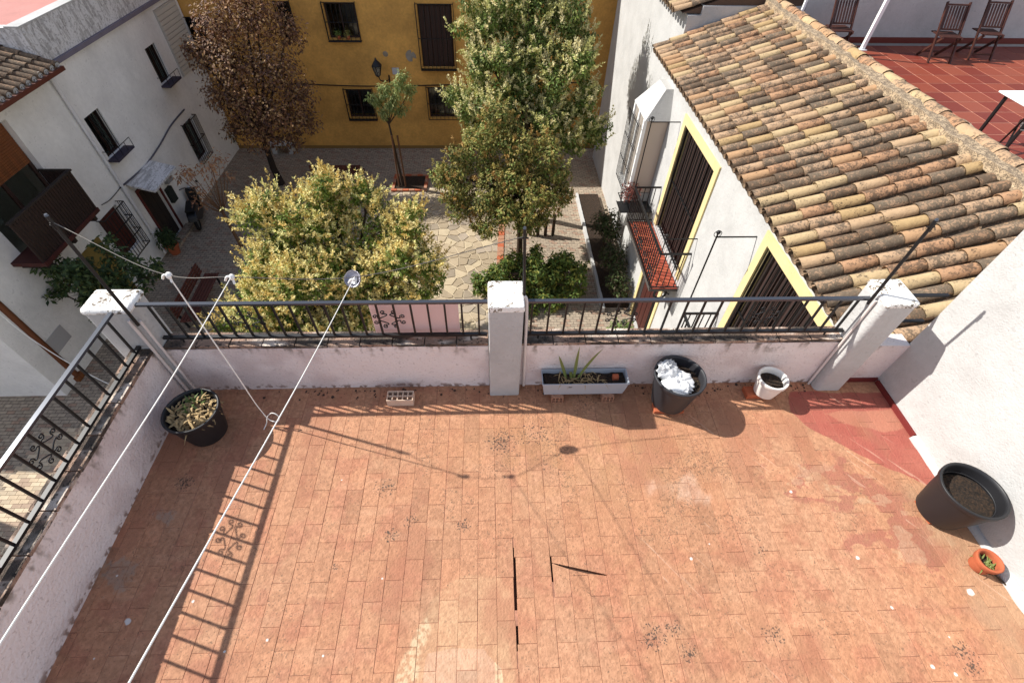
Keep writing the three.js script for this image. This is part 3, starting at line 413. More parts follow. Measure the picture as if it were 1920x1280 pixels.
{ // trough planter on two hollow bricks
  for (const x of [0.645, 1.145]) { const b = thing('hollow_brick', x < 1 ? 'hollow red brick under the leafy end of the grey planter' : 'hollow red brick under the planter end with the clay shard', 'brick', [x, T, -2.72], 'bricks under the planter'); lpart(b, 'brick', hollow(0.115, 0.085, 3, 2, 0.2, .008).translate(-.0575, 0.002, -.09), MBrick); }
  const t = thing('trough_planter', 'long grey plastic trough planter on two hollow bricks', 'planter', [0.9, T + 0.09, -2.722]);
  const L = .415, W = .094, h = .19, w = .008, mk = (l, z, y) => [[-l, y, -z], [l, y, -z], [l, y, z], [-l, y, z]];
  const rings = [mk(L - .03, W - .022, 0), mk(L - .012, W - .012, h * .6), mk(L - .008, W - .008, h - .018), mk(L, W, h - .016), mk(L, W, h), mk(L - w, W - w, h), mk(L - .03, W - .028, .02)];
  const P = [], I = []; rings.forEach((q) => q.forEach((v) => P.push(...v))); for (let k = 0; k < rings.length - 1; k++) for (let e = 0; e < 4; e++) { const a = k * 4 + e, b = k * 4 + (e + 1) % 4; I.push(a, b + 4, b, a, a + 4, b + 4); } I.push(0, 1, 2, 0, 2, 3); const z = (rings.length - 1) * 4; I.push(z, z + 2, z + 1, z, z + 3, z + 2);
  let g = new THREE.BufferGeometry(); g.setAttribute('position', new THREE.Float32BufferAttribute(P, 3)); g.setIndex(I); g = g.toNonIndexed(); g.computeVertexNormals(); lpart(t, 'trough', uvm(g), mat({ color: 0xa3aab2, roughness: 0.6, side: THREE.DoubleSide }));
  lpart(t, 'soil', uvm(jitter(new THREE.BoxGeometry(.78, .02, .15, 40, 1, 10).translate(0, .13, 0), .016, 14, 95)), MSoil);
  const r = rng(61), up = [], dry = [];
  for (const [x, a, b, l] of [[-.17, -.3, .35, .42], [-.1, .02, .2, .46], [-.07, .42, .3, .52], [-.12, -.2, .8, .26]]) up.push(blade(l, .03, b).rotateX(-.25).rotateZ(-a).translate(x, .13, -.01));
  for (let i = 0; i < 60; i++) dry.push(blade(.05 + r() * .09, .008, 1.2, 3).rotateX(.3 + r() * .9).rotateY(r() * 6.28).translate(-.1 + (r() - .35) * .45, .14, (r() - .5) * .12));
  lpart(t, 'sword_leaves', up, MSansev); lpart(t, 'dry_leaves', dry, MDryLeaf); lpart(t, 'shard', rbx(.27, .33, .14, .19, -.03, .02, .008, 1), MClay);
}
{ const r = rng(71), l = []; // crumbs of plaster and dead leaves along the foot of the parapet
  for (let i = 0; i < 170; i++) { const x = -2.3 + r() * 5.6, s = .004 + r() * r() * .014; l.push(new THREE.IcosahedronGeometry(s, 0).scale(1, .5, 1).rotateY(r() * 3).translate(x, T + s * .4, -2.8 + r() * r() * .16)); }
  const o = thing('debris', 'dark crumbs and leaf litter along the foot of the back parapet', 'debris'); o.userData.kind = 'stuff'; part(o, 'crumbs', l, mat({ color: 0x3c2c24 }), { kind: 'stuff' }); }

// ------------------------------------------------------------------ plaza ground
const texPave = dataTex(512, 512, (u, v) => { // 2 m of small pavers, joints too fine to tell apart from up here
  const R = 20, C = 10; const row = Math.floor(v * R), uu = u * C + (row & 1) * 0.5, col = Math.floor(uu) % C, fx = uu - Math.floor(uu), fy = v * R - row; const t = hash(col, row, 181), e = Math.min(fx * 2, (1 - fx) * 2, fy, 1 - fy); let c = mixc([190, 179, 163], [168, 158, 145], t); if (t > .88) c = [174, 150, 134]; const k = .9 + .3 * (fbm(u * 30, v * 30, 3, 183, 30) - .5); c = c.map((q) => q * k); return e < 0.09 ? mixc(c, [96, 88, 80], .75) : c; });
const MPave = mat({ color: 0xf4ece2, map: rep(texPave, 0.5), roughness: 0.95 });
const plaza = struct('plaza_ground');
lpart(plaza, 'paving', uvm(new THREE.PlaneGeometry(160, 160).rotateX(-Math.PI / 2)), MPave);
{ // flagstones: irregular pieces with sunk joints
  const reg = [[-4.4, -17.2], [-2.9, -17.4], [0.35, -16.6], [0.45, -13.2], [0.2, -9], [-0.3, -5.6], [-4.6, -5.6], [-5.2, -10], [-4.6, -14]];
  const r = rng(83), pts = []; const S = 0.33;
  for (let z = -17.6; z < -5; z += S) for (let x = -5.6; x < 1; x += S) pts.push([x + (r() - .5) * S * .85, z + (r() - .5) * S * .85]);
  const cells = [];
  for (const p of pts) { if (!inPoly(p[0], p[1], reg)) continue;
    let P = [[p[0] - .5, p[1] - .5], [p[0] + .5, p[1] - .5], [p[0] + .5, p[1] + .5], [p[0] - .5, p[1] + .5]];
    for (const q of pts) { if (q === p) continue; const dx = q[0] - p[0], dz = q[1] - p[1], l = Math.hypot(dx, dz); if (l > 1.4) continue; const nx = dx / l, nz = dz / l, lim = l / 2 - .017; const O = []; for (let i = 0; i < P.length; i++) { const a = P[i], b = P[(i + 1) % P.length], da = (a[0] - p[0]) * nx + (a[1] - p[1]) * nz - lim, db = (b[0] - p[0]) * nx + (b[1] - p[1]) * nz - lim; if (da <= 0) O.push(a); if (da * db < 0) { const t = da / (da - db); O.push([mix(a[0], b[0], t), mix(a[1], b[1], t)]); } } P = O; if (P.length < 3) break; }
    if (P.length > 2) cells.push([p, P]); }
  const mats = [0xb9a88e, 0xa89880, 0xc4b498, 0xafa190, 0x9d907e].map((c) => mat({ color: c, map: rep(texPlaster, 1.3), roughness: 0.95 }));
  const mk = ([p, P]) => { const s = new THREE.Shape(P.map(([x, z]) => new THREE.Vector2(x, -z))); return uvm(new THREE.ExtrudeGeometry(s, { depth: .02 + r() * .006, bevelEnabled: false }).rotateX(-Math.PI / 2).translate(0, .004, 0)); };
  const score = ([p]) => Math.hypot(p[0] + 1.1, (p[1] + 12.6) * .6);
  cells.sort((a, b) => score(a) - score(b));
  cells.slice(0, 290).forEach((c) => lpart(plaza, 'flagstone', mk(c), mats[Math.floor(r() * 5)]));
  if (cells.length > 290) lpart(plaza, 'more_flagstones', merge(cells.slice(290).map((c) => { const g = mk(c), k = new THREE.Color([0xb9a88e, 0xa89880, 0xc4b498, 0xafa190, 0x9d907e][Math.floor(r() * 5)]), n = g.attributes.position.count, a = new Float32Array(n * 3); for (let i = 0; i < n; i++) a.set([k.r, k.g, k.b], i * 3); g.setAttribute('color', new THREE.BufferAttribute(a, 3)); return g; })), mat({ map: rep(texPlaster, 1.3), vertexColors: true, roughness: 0.95 }), { kind: 'stuff' });
  lpart(plaza, 'flagstone_bed', uvm(new THREE.ShapeGeometry(new THREE.Shape(reg.map(([x, z]) => new THREE.Vector2(x, -z)))).rotateX(-Math.PI / 2).translate(0, .006, 0)), mat({ color: 0xcbbda2, roughness: 1 }));
  // brick edging between flagstones and pavers
  for (let i = 0; i < 44; i++) { const a = V(.42, 0, -16.4).lerp(V(-.1, 0, -6.2), i / 44); lpart(plaza, 'edging_brick', bx(a.x, a.x + .22, 0, .03, a.z, a.z + .21), i % 3 ? MBrick : MClay); }
  // pavers of the side street, next to the terrace
  const pm = [0xcbb79c, 0xbfae96, 0xd6c3a8, 0xb39c88].map((c) => mat({ color: c, map: rep(texPlaster, 2), roughness: .95 })); const pg = bx(-.096, .096, 0, .022, -.046, .046);
  const cand = []; for (let j = 0; j < 30; j++) for (let i = 0; i < 24; i++) cand.push([-10.9 + i * .2 + (j & 1) * .1, -6.3 + j * .1]);
  const vis = cand.filter(([x, z]) => { const c = V(x, 0, z).sub(EYE), w = c.dot(FWD), px = F * c.dot(R2) / w + CX, py = F * c.dot(D2) / w + CY; return px > -25 && py < 1180 && px < 190; }).slice(0, 300);
  for (const [x, z] of vis) { const m = lpart(plaza, 'paver', pg, pm[Math.floor(r() * 4)]); m.position.set(x, .003, z); m.rotation.y = (r() - .5) * .02; }
}

// ------------------------------------------------------------------ walls with openings
function wf(axis, c, sign) {
  const P = (s, y, d) => axis === 'x' ? V(c + sign * d, y, s) : V(s, y, c + sign * d);
  const box = (s0, s1, y0, y1, d0, d1) => { const a = P(s0, y0, d0), b = P(s1, y1, d1); return bx(Math.min(a.x, b.x), Math.max(a.x, b.x), Math.min(a.y, b.y), Math.max(a.y, b.y), Math.min(a.z, b.z), Math.max(a.z, b.z)); };
  const bar = (s0, y0, d0, s1, y1, d1, w = .02) => sq(P(s0, y0, d0), P(s1, y1, d1), w);
  const map = (g) => { g = g.index ? g.toNonIndexed() : g; const p = g.attributes.position; for (let i = 0; i < p.count; i++) { const q = P(p.getX(i), p.getY(i), p.getZ(i)); p.setXYZ(i, q.x, q.y, q.z); } const det = axis === 'x' ? -sign : sign; if (det < 0) for (let i = 0; i < p.count; i += 3) { for (const k of ['x', 'y', 'z']) { } const a = [p.getX(i + 1), p.getY(i + 1), p.getZ(i + 1)]; p.setXYZ(i + 1, p.getX(i + 2), p.getY(i + 2), p.getZ(i + 2)); p.setXYZ(i + 2, ...a); } g.computeVertexNormals(); return uvm(g); };
  const wall = (s0, s1, y0, y1, holes, th = .25) => { const sh = new THREE.Shape(); sh.moveTo(s0, y0); sh.lineTo(s1, y0); sh.lineTo(s1, y1); sh.lineTo(s0, y1); sh.closePath(); for (const [a, b, c1, d1] of holes) { const h = new THREE.Path(); h.moveTo(a, c1); h.lineTo(a, d1); h.lineTo(b, d1); h.lineTo(b, c1); h.closePath(); sh.holes.push(h); } return map(new THREE.ExtrudeGeometry(sh, { depth: th, bevelEnabled: false }).translate(0, 0, -th)); };
  return { P, box, bar, map, wall, px: (u, v, d = 0) => { const p = un(u, v, axis, c + sign * d); return [axis === 'x' ? p.z : p.x, p.y]; } };
}
// a window in an opening: frame with pane and, if asked, a projecting grille and shutters
function windowIn(h, W, [a, b, y0, y1], o = {}) {
  const fw = .05, d0 = -.16, d1 = -.1, fm = o.frame ?? MShutter;
  const f = part(h, o.name ?? 'window', [W.box(a, a + fw, y0, y1, d0, d1), W.box(b - fw, b, y0, y1, d0, d1), W.box(a + fw, b - fw, y0, y0 + fw, d0, d1), W.box(a + fw, b - fw, y1 - fw, y1, d0, d1), W.box((a + b) / 2 - .025, (a + b) / 2 + .025, y0 + fw, y1 - fw, d0, d1)], fm);
  part(f, 'pane', W.box(a + fw, b - fw, y0 + fw, y1 - fw, d0 - .02, d0 - .002), MGlass);
  if (o.sill) part(f, 'sill', W.box(a - .06, b + .06, y0 - .06, y0 - .003, -.1, o.sill), o.sillM ?? MWallSmooth);
  if (o.grille) { const d = o.grille, n = o.n ?? Math.round((b - a) / .12), l = []; const e = o.over ?? .04;
    for (let i = 0; i <= n; i++) { const s = mix(a - e, b + e, i / n); l.push(W.bar(s, y0 - e, d, s, y1 + e, d, .016)); }
    for (const y of [y0 - e, (y0 + y1) / 2, y1 + e]) { l.push(W.bar(a - e, y, d, b + e, y, d, .022)); for (const s of [a - e, b + e]) l.push(W.bar(s, y, 0, s, y, d, .02)); }
    for (const s of [a - e, b + e]) for (let q = 1; q < 4; q++) l.push(W.bar(s, y0 - e, d * q / 4, s, y1 + e, d * q / 4, .012));
    part(f, 'grille', l, o.gm ?? MIron); }
  if (o.slats) { const n = o.slats; for (let i = 0; i < n; i++) { const s0 = mix(a + fw, b - fw, i / n), s1 = mix(a + fw, b - fw, (i + 1) / n); part(f, 'shutter_board', W.box(mix(s0, s1, o.gap ?? .04), mix(s0, s1, 1 - (o.gap ?? .04)), y0 + fw, y1 - fw, d1 - .01, d1 + .02 + (i & 1) * .008), o.slatM ?? MShutter); } }
  return f;
}

// ------------------------------------------------------------------ ochre house across the plaza
const PLANTS = [];
{
  const W = wf('z', -20.6, 1), h = thing('ochre_house', 'tall ochre rendered house with barred windows facing the plaza', 'house', [-4, 0, -21]);
  const R = (u0, v0, u1, v1) => { const a = W.px(u0, v0), b = W.px(u1, v1); return [Math.min(a[0], b[0]), Math.max(a[0], b[0]), Math.min(a[1], b[1]), Math.max(a[1], b[1])]; };
  const w0 = R(515, 3, 553, 52), w1 = R(604, 5, 675, 72), dr = R(781, 8, 853, 126), g1 = R(646, 168, 705, 220), g2 = R(801, 164, 862, 220), w3 = [1.2, 2.3, 3.6, 4.9], w4 = [-11.2, -10.2, 3.6, 4.9];
  part(h, 'wall', W.wall(-14.5, 5.5, 0, 9.7, [w0, w1, dr, g1, g2, w3, w4], .4), MGold);
  part(h, 'body', [bx(-14.5, 5.5, 9.5, 9.69, -30, -21.0), bx(-14.5, 5.5, 0, 9.5, -30, -29.8), bx(-14.5, -14.3, 0, 9.5, -29.8, -21.0), bx(5.3, 5.5, 0, 9.5, -29.8, -21.0)], MGold);
  for (const w of [w0, w1, w3, w4]) windowIn(h, W, w, { grille: .14, n: 7, sill: .04, sillM: MGold });
  windowIn(h, W, dr, { name: 'balcony_door', grille: .2, n: 9, over: .06, slats: 6 });
  for (const w of [g1, g2]) windowIn(h, W, w, { grille: .12, n: 8, over: .05 });
  for (const w of [w1, g1, dr]) part(h, 'window_sill_shelf', W.box(w[0] - .06, w[1] + .06, w[2] - .09, w[2] - .05, -.02, .15), MIron);
  const r = rng(91); // small pots behind the grille of the upper window
  for (const [u, s] of [[.3, 0x8a9a40], [.62, 0xa8a060]]) PLANTS.push([mix(w1[0], w1[1], u), w1[2] + .16, -20.53]);
  const c0 = W.px(590, 158), c1 = W.px(690, 160), c2 = W.px(870, 158);
  part(h, 'wall_cable', tube([W.P(c0[0] - 3, c0[1] + .1, .03), W.P(c0[0], c0[1], .03), W.P(c1[0], c1[1] - .02, .03), W.P(c2[0], c2[1], .03), W.P(4, c2[1] + .1, .03)], .02, 40, 6), MIronOld);
  const pq = W.px(770, 105); part(h, 'worn_patch', jitter(new THREE.CylinderGeometry(.2, .2, .012, 14).rotateX(Math.PI / 2).translate(pq[0], pq[1], -20.597), .05, 8, 5), mat({ color: 0x948b7e }));
  const pq2 = W.px(722, 101); part(h, 'worn_patch', jitter(new THREE.CylinderGeometry(.1, .1, .012, 12).rotateX(Math.PI / 2).translate(pq2[0], pq2[1], -20.597), .03, 8, 6), mat({ color: 0x938672 }));
  part(h, 'plinth', W.box(-14.4, 5.4, 0.002, .12, .002, .03), mat({ color: 0x8a6a38, roughness: .95 }));
  // wall lantern
  const lp = W.px(713, 130), L = thing('street_lantern', 'black lantern on a bracket on the ochre house', 'lantern', [lp[0], lp[1], -20.6]);
  const q = (x, y, z) => V(lp[0] + x, lp[1] + y, -20.6 + z);
  part(L, 'bracket', [tube([q(.3, -.35, .02), q(.22, -.3, .35), q(.05, -.2, .55), q(0, -.02, .6)], .022, 20, 6), rod(q(.3, -.5, .02), q(.3, -.2, .02), .03)], MIron);
  const lg = (pr) => lathe(pr, 6).translate(lp[0], lp[1], -20.0);
  part(L, 'hood', lg([[.001, .62], [.03, .58], [.05, .52], [.1, .48], [.2, .36], [.21, .33], [.001, .33]]), MIron);
  part(L, 'glass', lg([[.09, .0], [.18, .33], [.17, .33], [.08, .01]]), phys({ color: 0xcfcfc8, roughness: .1, transmission: .8, thickness: 0 }));
  part(L, 'base', lg([[.001, -.06], [.06, -.05], [.1, .0], [.001, .012]]), MIron);
  for (let i = 0; i < 6; i++) { const a = i * Math.PI / 3; part(L, 'edge_bar', rod(V(lp[0] + .095 * Math.sin(a), lp[1], -20 + .095 * Math.cos(a)), V(lp[0] + .19 * Math.sin(a), lp[1] + .34, -20 + .19 * Math.cos(a)), .012), MIron); }
  part(L, 'bulb', new THREE.SphereGeometry(.05, 10, 8).translate(lp[0], lp[1] + .16, -20), MWhite);
  const sp = W.px(742, 133), S = thing('name_plate', 'small pale plate fixed beside the street lantern', 'sign', [sp[0], sp[1], -20.58]); part(S, 'plate', rbx(sp[0] - .14, sp[0] + .14, sp[1] - .12, sp[1] + .12, -20.598, -20.57, .008, 1), mat({ color: 0xb9b8bc }));
}
// ------------------------------------------------------------------ barrel tiles
const tileTex = (lo, hi, dark, amt, sd) => dataTex(256, 256, (u, v) => { const b = fbm(u * 44, v * 44, 4, sd, 44), a = fbm(u * 5, v * 5, 4, sd + 2, 5), e = fbm(u * 14, v * 14, 3, sd + 4, 14); let c = mixc(lo, hi, a); const cov = amt + (a - .5) * 1.1 + (e - .5) * .9 + (b - .5) * 1.5; c = mixc(c, dark, sst(.34, .82, cov) * .9); if (b > .66) c = mixc(c, [150, 138, 116], .35 * amt); return c; });
const texTile = [tileTex([186, 156, 122], [166, 138, 106], [88, 74, 58], .05, 201), tileTex([180, 150, 118], [162, 132, 104], [98, 83, 67], .4, 211), tileTex([160, 132, 104], [144, 116, 92], [94, 81, 66], .8, 221), tileTex([188, 164, 124], [170, 146, 110], [96, 82, 62], .15, 231)];
const MT = [[0, 0xffffff], [0, 0xf8ece2], [1, 0xffffff], [1, 0xf6e6dc], [2, 0xffffff], [2, 0xe6ded8], [3, 0xffffff], [3, 0xf0e8da]].map(([i, c]) => mat({ map: rep(texTile[i], 1), color: c, bumpMap: rep(bumpPlaster, 2), bumpScale: .01, roughness: .95, side: THREE.DoubleSide }));
function barrel(len, r0, r1, up, seg = 7, th = .014, ou = 0, ov = 0) { // half pipe along +x from x=0 (wide end) to len, bulging up or down
  const P = [], N = seg + 1, U = [], I = [];
  for (const [rr] of [[0], [th]]) for (const [x, r] of [[0, r0], [len, r1]]) for (let i = 0; i <= seg; i++) { const a = Math.PI * i / seg, q = r - rr; P.push(x, up * q * Math.sin(a) * .92, q * Math.cos(a)); U.push(ou + x * 1.6, ov + i / seg * .4); }
  const id = (k, e, i) => (k * 2 + e) * N + i;
  for (let i = 0; i < seg; i++) { I.push(id(0, 0, i), id(0, 0, i + 1), id(0, 1, i + 1), id(0, 0, i), id(0, 1, i + 1), id(0, 1, i)); I.push(id(1, 0, i), id(1, 1, i + 1), id(1, 0, i + 1), id(1, 0, i), id(1, 1, i), id(1, 1, i + 1)); I.push(id(0, 0, i), id(1, 0, i + 1), id(0, 0, i + 1), id(0, 0, i), id(1, 0, i), id(1, 0, i + 1)); }
  const g = new THREE.BufferGeometry(); g.setAttribute('position', new THREE.Float32BufferAttribute(P, 3)); g.setAttribute('uv', new THREE.Float32BufferAttribute(U, 2)); g.setIndex(I); g.computeVertexNormals(); return g;
}
const TG = Array.from({ length: 8 }, (_, i) => barrel(.46, .092, .074, 1, 7, .014, i * .137, i * .291));
const RTG = Array.from({ length: 4 }, (_, i) => barrel(.44, .115, .095, 1, 8, .016, i * .21, i * .37));
// lays cover tiles on a slope from the eave (x0, y0) up to the ridge (x1, y1); columns along z
function tileRoof(roof, x0, y0, x1, y1, zs, maxParts, bias, s) {
  const r = rng(s), L = Math.hypot(x1 - x0, y1 - y0), ang = Math.atan2(y1 - y0, Math.abs(x1 - x0)), dir = Math.sign(x1 - x0), n = Math.round(L / .385), step = L / n, rest = [], chan = [];
  zs.forEach((z, k) => {
    const lift = (r() - .5) * .016, sk = (r() - .5) * .014;
    for (let i = 0; i < n; i++) {
      const q = TG[Math.floor(r() * 8)], v = r(), near = i < 1 ? .3 : 0; let m = bias ? [4, 5, 4, 5][Math.floor(r() * 4)] : v < .28 + near ? [0, 1, 6, 7][Math.floor(r() * 4)] : v < .55 ? [2, 3, 3, 6][Math.floor(r() * 4)] : [4, 5, 4, 2][Math.floor(r() * 4)];
      const t = i * step - .03, o = new THREE.Matrix4().makeTranslation(x0 + dir * t * Math.cos(ang), y0 + t * Math.sin(ang) + .05 + .006 * 1 + lift, z + sk * i + (r() - .5) * .018);
      o.multiply(new THREE.Matrix4().makeRotationY(dir < 0 ? Math.PI : 0)).multiply(new THREE.Matrix4().makeRotationZ(ang - .03)).multiply(new THREE.Matrix4().makeRotationY((r() - .5) * .07));
      if (maxParts-- > 0) { const c = lpart(roof, 'roof_tile', q, MT[m]); c.applyMatrix4(o); c.position.sub(roof.getWorldPosition(V())); } else rest.push(q.clone().applyMatrix4(o));
    }
    if (k < zs.length - 1) { const zc = (z + zs[k + 1]) / 2, o = new THREE.Matrix4().makeTranslation(x0 - dir * .05, y0 + .06, zc).multiply(new THREE.Matrix4().makeRotationY(dir < 0 ? Math.PI : 0)).multiply(new THREE.Matrix4().makeRotationZ(ang)); chan.push(barrel(L, .09, .09, -1, 6, .012).applyMatrix4(o)); }
  });
  const w = roof.getWorldPosition(V());
  if (rest.length) lpart(roof, 'more_roof_tiles', merge(rest).translate(-w.x, -w.y, -w.z), MT[2], { kind: 'stuff' });
  lpart(roof, 'channel_tiles', merge(chan).translate(-w.x, -w.y, -w.z), MT[4], { kind: 'stuff' });
}
// ------------------------------------------------------------------ white house with the barrel-tile roof (right)
const XR = 4.3;
{
  const W = wf('x', XR, -1), h = thing('white_house', 'sunlit white house with barrel-tile roof and two balcony doors framed in yellow', 'house', [5.4, 0, -7.5]);
  const d1 = [-10.2, -8.25, 3.15, 5.72], d2 = [-5.8, -3.95, 3.15, 5.85], gd = [-10.05, -8.75, 0.02, 2.3];
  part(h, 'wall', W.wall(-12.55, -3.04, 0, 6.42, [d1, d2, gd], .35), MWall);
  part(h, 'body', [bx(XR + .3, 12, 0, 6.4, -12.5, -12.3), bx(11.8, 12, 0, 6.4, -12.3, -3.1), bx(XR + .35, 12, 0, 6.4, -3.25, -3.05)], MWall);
  for (const d of [d1, d2]) {
    const [a, b, y0, y1] = d, f = .17;
    const fr = part(h, 'yellow_surround', [W.box(a - f, a, y0, y1 + f, -.02, .035), W.box(b, b + f, y0, y1 + f, -.02, .035), W.box(a, b, y1, y1 + f, -.02, .035)], MCream);
    part(fr, 'reveal', [W.box(a + .001, a + .02, y0, y1, -.3, -.02), W.box(b - .02, b - .001, y0, y1, -.3, -.02), W.box(a + .02, b - .02, y1 - .02, y1 - .001, -.3, -.02)], MCream);
    windowIn(h, W, [a + .02, b - .02, y0, y1 - .02], { name: 'balcony_door', slats: 18, gap: .2, slatM: wood(0x4a3530), frame: MBarkDark, grille: -.04, n: 14, over: -.03 });
    const fl = y0 - .15; // iron balcony in front
    const B = thing('iron_balcony', d === d1 ? 'iron balcony with red tiled floor beside the tiled roof' : 'iron balcony of the door half hidden by the terrace railing', 'balcony', [XR - .4, fl, (a + b) / 2]);
    const D = .66, z0 = a - .38, z1 = b + .3;
    part(B, 'slab', W.box(z0, z1, fl - .07, fl, .002, D), mat({ color: 0x4a4440, roughness: .8 }));
    const n = Math.round((z1 - z0) / .145); const tm = [0x9e4a34, 0xa8533a, 0x924230].map((c) => mat({ color: c, roughness: .7 }));
    for (let i = 0; i < n; i++) for (let j = 0; j < 4; j++) part(B, 'floor_tile', W.box(mix(z0, z1, i / n) + .004, mix(z0, z1, (i + 1) / n) - .004, fl + .001, fl + .012, .02 + j * .155, .02 + j * .155 + .149), tm[(i * 7 + j * 3) % 3]);
    const top = fl + 1.0, l = []; part(B, 'top_rail', [W.bar(z0, top, D, z1, top, D, .042), W.bar(z0, top, 0, z0, top, D, .036), W.bar(z1, top, 0, z1, top, D, .036)], MIron);
    part(B, 'bottom_rail', [W.bar(z0, fl + .06, D, z1, fl + .06, D, .022), W.bar(z0, fl + .06, 0, z0, fl + .06, D, .022), W.bar(z1, fl + .06, 0, z1, fl + .06, D, .022)], MIron);
    const nb = 22; for (let i = 0; i <= nb; i++) { const s = mix(z0, z1, i / nb); part(B, 'bar', W.bar(s, fl + .03, D, s, top, D, .019), MIron); }
    for (const s of [z0, z1]) for (let j = 1; j < 5; j++) part(B, 'bar', W.bar(s, fl + .06, D * j / 5, s, top, D * j / 5, .018), MIron);
    const sc = []; for (let i = 0; i < 5; i++) { const s = mix(z0, z1, (i + .5) / 5); for (const p of scroll2d()) sc.push(tube(p.map(([x, y]) => W.P(s + x * 1.4, fl + .3 + y * 1.2, D)), .009, 40, 4)); } part(B, 'scroll_ornament', sc, MIron);
    // tall corner rods with arms back to the wall
    for (const s of [z0, z1]) { const tp = s === z0 ? y1 - .05 : fl + 1.45; part(B, 'corner_rod', [W.bar(s, fl, D, s, tp, D, .02), W.bar(s, tp - .06, D, s, tp - .06, 0, .018)], MIron); part(B, 'finial', [new THREE.SphereGeometry(.035, 10, 8).translate(...W.P(s, tp + .03, D).toArray()), new THREE.TorusGeometry(.06, .006, 6, 16).translate(...W.P(s, tp, D).toArray())], MIron); }
    for (const s of [z0 + .3, z1 - .3]) part(B, 'bracket', W.bar(s, fl - .45, .01, s, fl - .08, D * .75, .025), MIron);
  }
  { const [a, b, y0, y1] = gd, f = .16; part(h, 'yellow_surround', [W.box(a - f, a, y0, y1 + f, -.02, .035), W.box(b, b + f, y0, y1 + f, -.02, .035), W.box(a, b, y1, y1 + f, -.02, .035)], MCream); windowIn(h, W, [a + .005, b - .005, y0, y1 - .005], { name: 'street_door', slats: 8, slatM: wood(0x5a2418) });
    part(h, 'flower_basket', jitter(new THREE.TorusGeometry(.14, .03, 6, 18).translate(...W.P(b + .42, 2.5, .2).toArray()), .01, 8, 7), MIron); }
  // roof
  const xe = 3.93, ye = 6.44, xr = 6.43, yr = 7.33;
  const rf = part(h, 'roof', uvm((() => { const s = new THREE.Shape(); s.moveTo(xe + .06, ye - .02); s.lineTo(xr, yr - .02); s.lineTo(xr + .35, yr - .3); s.lineTo(xr + .35, ye - .06); s.lineTo(xe + .06, ye - .08); s.closePath(); return new THREE.ExtrudeGeometry(s, { depth: 9.55, bevelEnabled: false }).translate(0, 0, -12.56); })()), mat({ color: 0x4a3a30, roughness: 1 }));
  const zs = []; for (let z = -3.0; z > -12.5; z -= .2255) zs.push(z);
  tileRoof(rf, xe, ye, xr, yr, zs, 300, 0, 301);
  const w = rf.getWorldPosition(V());
  const bed = uvm(jitter(new THREE.BoxGeometry(.44, .12, 9.5, 10, 3, 190).translate(xr + .0, yr + .05, -7.78), .034, 5, 33)); lpart(rf, 'ridge_mortar', bed.translate(-w.x, -w.y, -w.z), mat({ color: 0xffffff, map: rep(dataTex(256, 256, (u, v) => { const a = fbm(u * 8, v * 8, 4, 221, 8), b = fbm(u * 40, v * 40, 3, 223, 40); let c = mixc([182, 160, 130], [126, 110, 90], sst(.35, .65, a * .6 + b * .4)); if (b > .6) c = mixc(c, [76, 66, 54], .6); return c; }), 2.6), roughness: 1 }));
  const r = rng(303); for (let i = 0; i < 26; i++) { const z = -3.0 - i * .37, c = lpart(rf, 'ridge_tile', RTG[i % 4], MT[[0, 6, 1, 3, 2, 7, 3, 2][Math.floor(r() * 8)]]); c.rotation.set(0, Math.PI / 2, 0); c.position.set(xr + .06 - w.x + (r() - .5) * .02, yr + .075 - w.y + (r() - .5) * .012, z - w.z); }
}
// ------------------------------------------------------------------ roof terrace behind the ridge
const Y2 = 6.6;
{
  const fl = struct('roof_terrace_floor', [9, Y2, -8]); const mats = [0x7c3424, 0x86402c, 0x743022, 0x8a4632].map((c) => mat({ color: c, roughness: .5 })), g = bx(-.192, .192, -.02, 0, -.217, .217), r = rng(401);
  lpart(fl, 'grout_bed', bx(-2.4, 6, -.2, -.004, -4.4, 4.8), mat({ color: 0xd9a890, roughness: .95 }));
  let n = 0; for (let i = 0; i < 21; i++) for (let j = 0; j < 20; j++) { const x = -2.2 + i * .4, z = -4.17 + j * .45; const c = V(9 + x, Y2, -8 + z).sub(EYE), w = c.dot(FWD), px = F * c.dot(R2) / w + CX, py = F * c.dot(D2) / w + CY; if (px > 2100 || py > 420 || py < 60 || px < 1450) continue; if (n++ > 290) continue; const m = lpart(fl, 'floor_tile', g, mats[Math.floor(r() * 4)]); m.position.set(x, 0, z); }
}
// folding slatted chair, facing +z
function chair() {
  const t = thing('folding_chair', 'slatted wooden folding chair against the shaded wall behind the tiled roof', 'chair', [0, 0, 0], 'wooden chairs on the roof terrace');
  for (const s of [-1, 1]) { lpart(t, 'back_leg', sq(V(s * .21, 0, .26), V(s * .21, .92, -.2), .024, .045), MChair); lpart(t, 'cross_leg', sq(V(s * .18, 0, -.24), V(s * .18, .43, .22), .024, .045), MChair); }
  for (let i = 0; i < 6; i++) lpart(t, 'seat_slat', rbx(-.2, .2, .425, .445, -.2 + i * .07, -.14 + i * .07, .004, 1), MChair);
  for (let i = 0; i < 7; i++) { const x = -.165 + i * .055; lpart(t, 'back_slat', sq(V(x, .53, -.005), V(x, .86, -.17), .03, .012), MChair); }
  lpart(t, 'top_rail', sq(V(-.2, .88, -.18), V(.2, .88, -.18), .05, .022), MChair); lpart(t, 'lower_rail', sq(V(-.2, .52, 0), V(.2, .52, 0), .04, .022), MChair); lpart(t, 'stretcher', sq(V(-.18, .1, -.13), V(.18, .1, -.13), .02, .03), MChair); lpart(t, 'stretcher', sq(V(-.2, .1, .21), V(.2, .1, .21), .02, .03), MChair);
  return t;
}
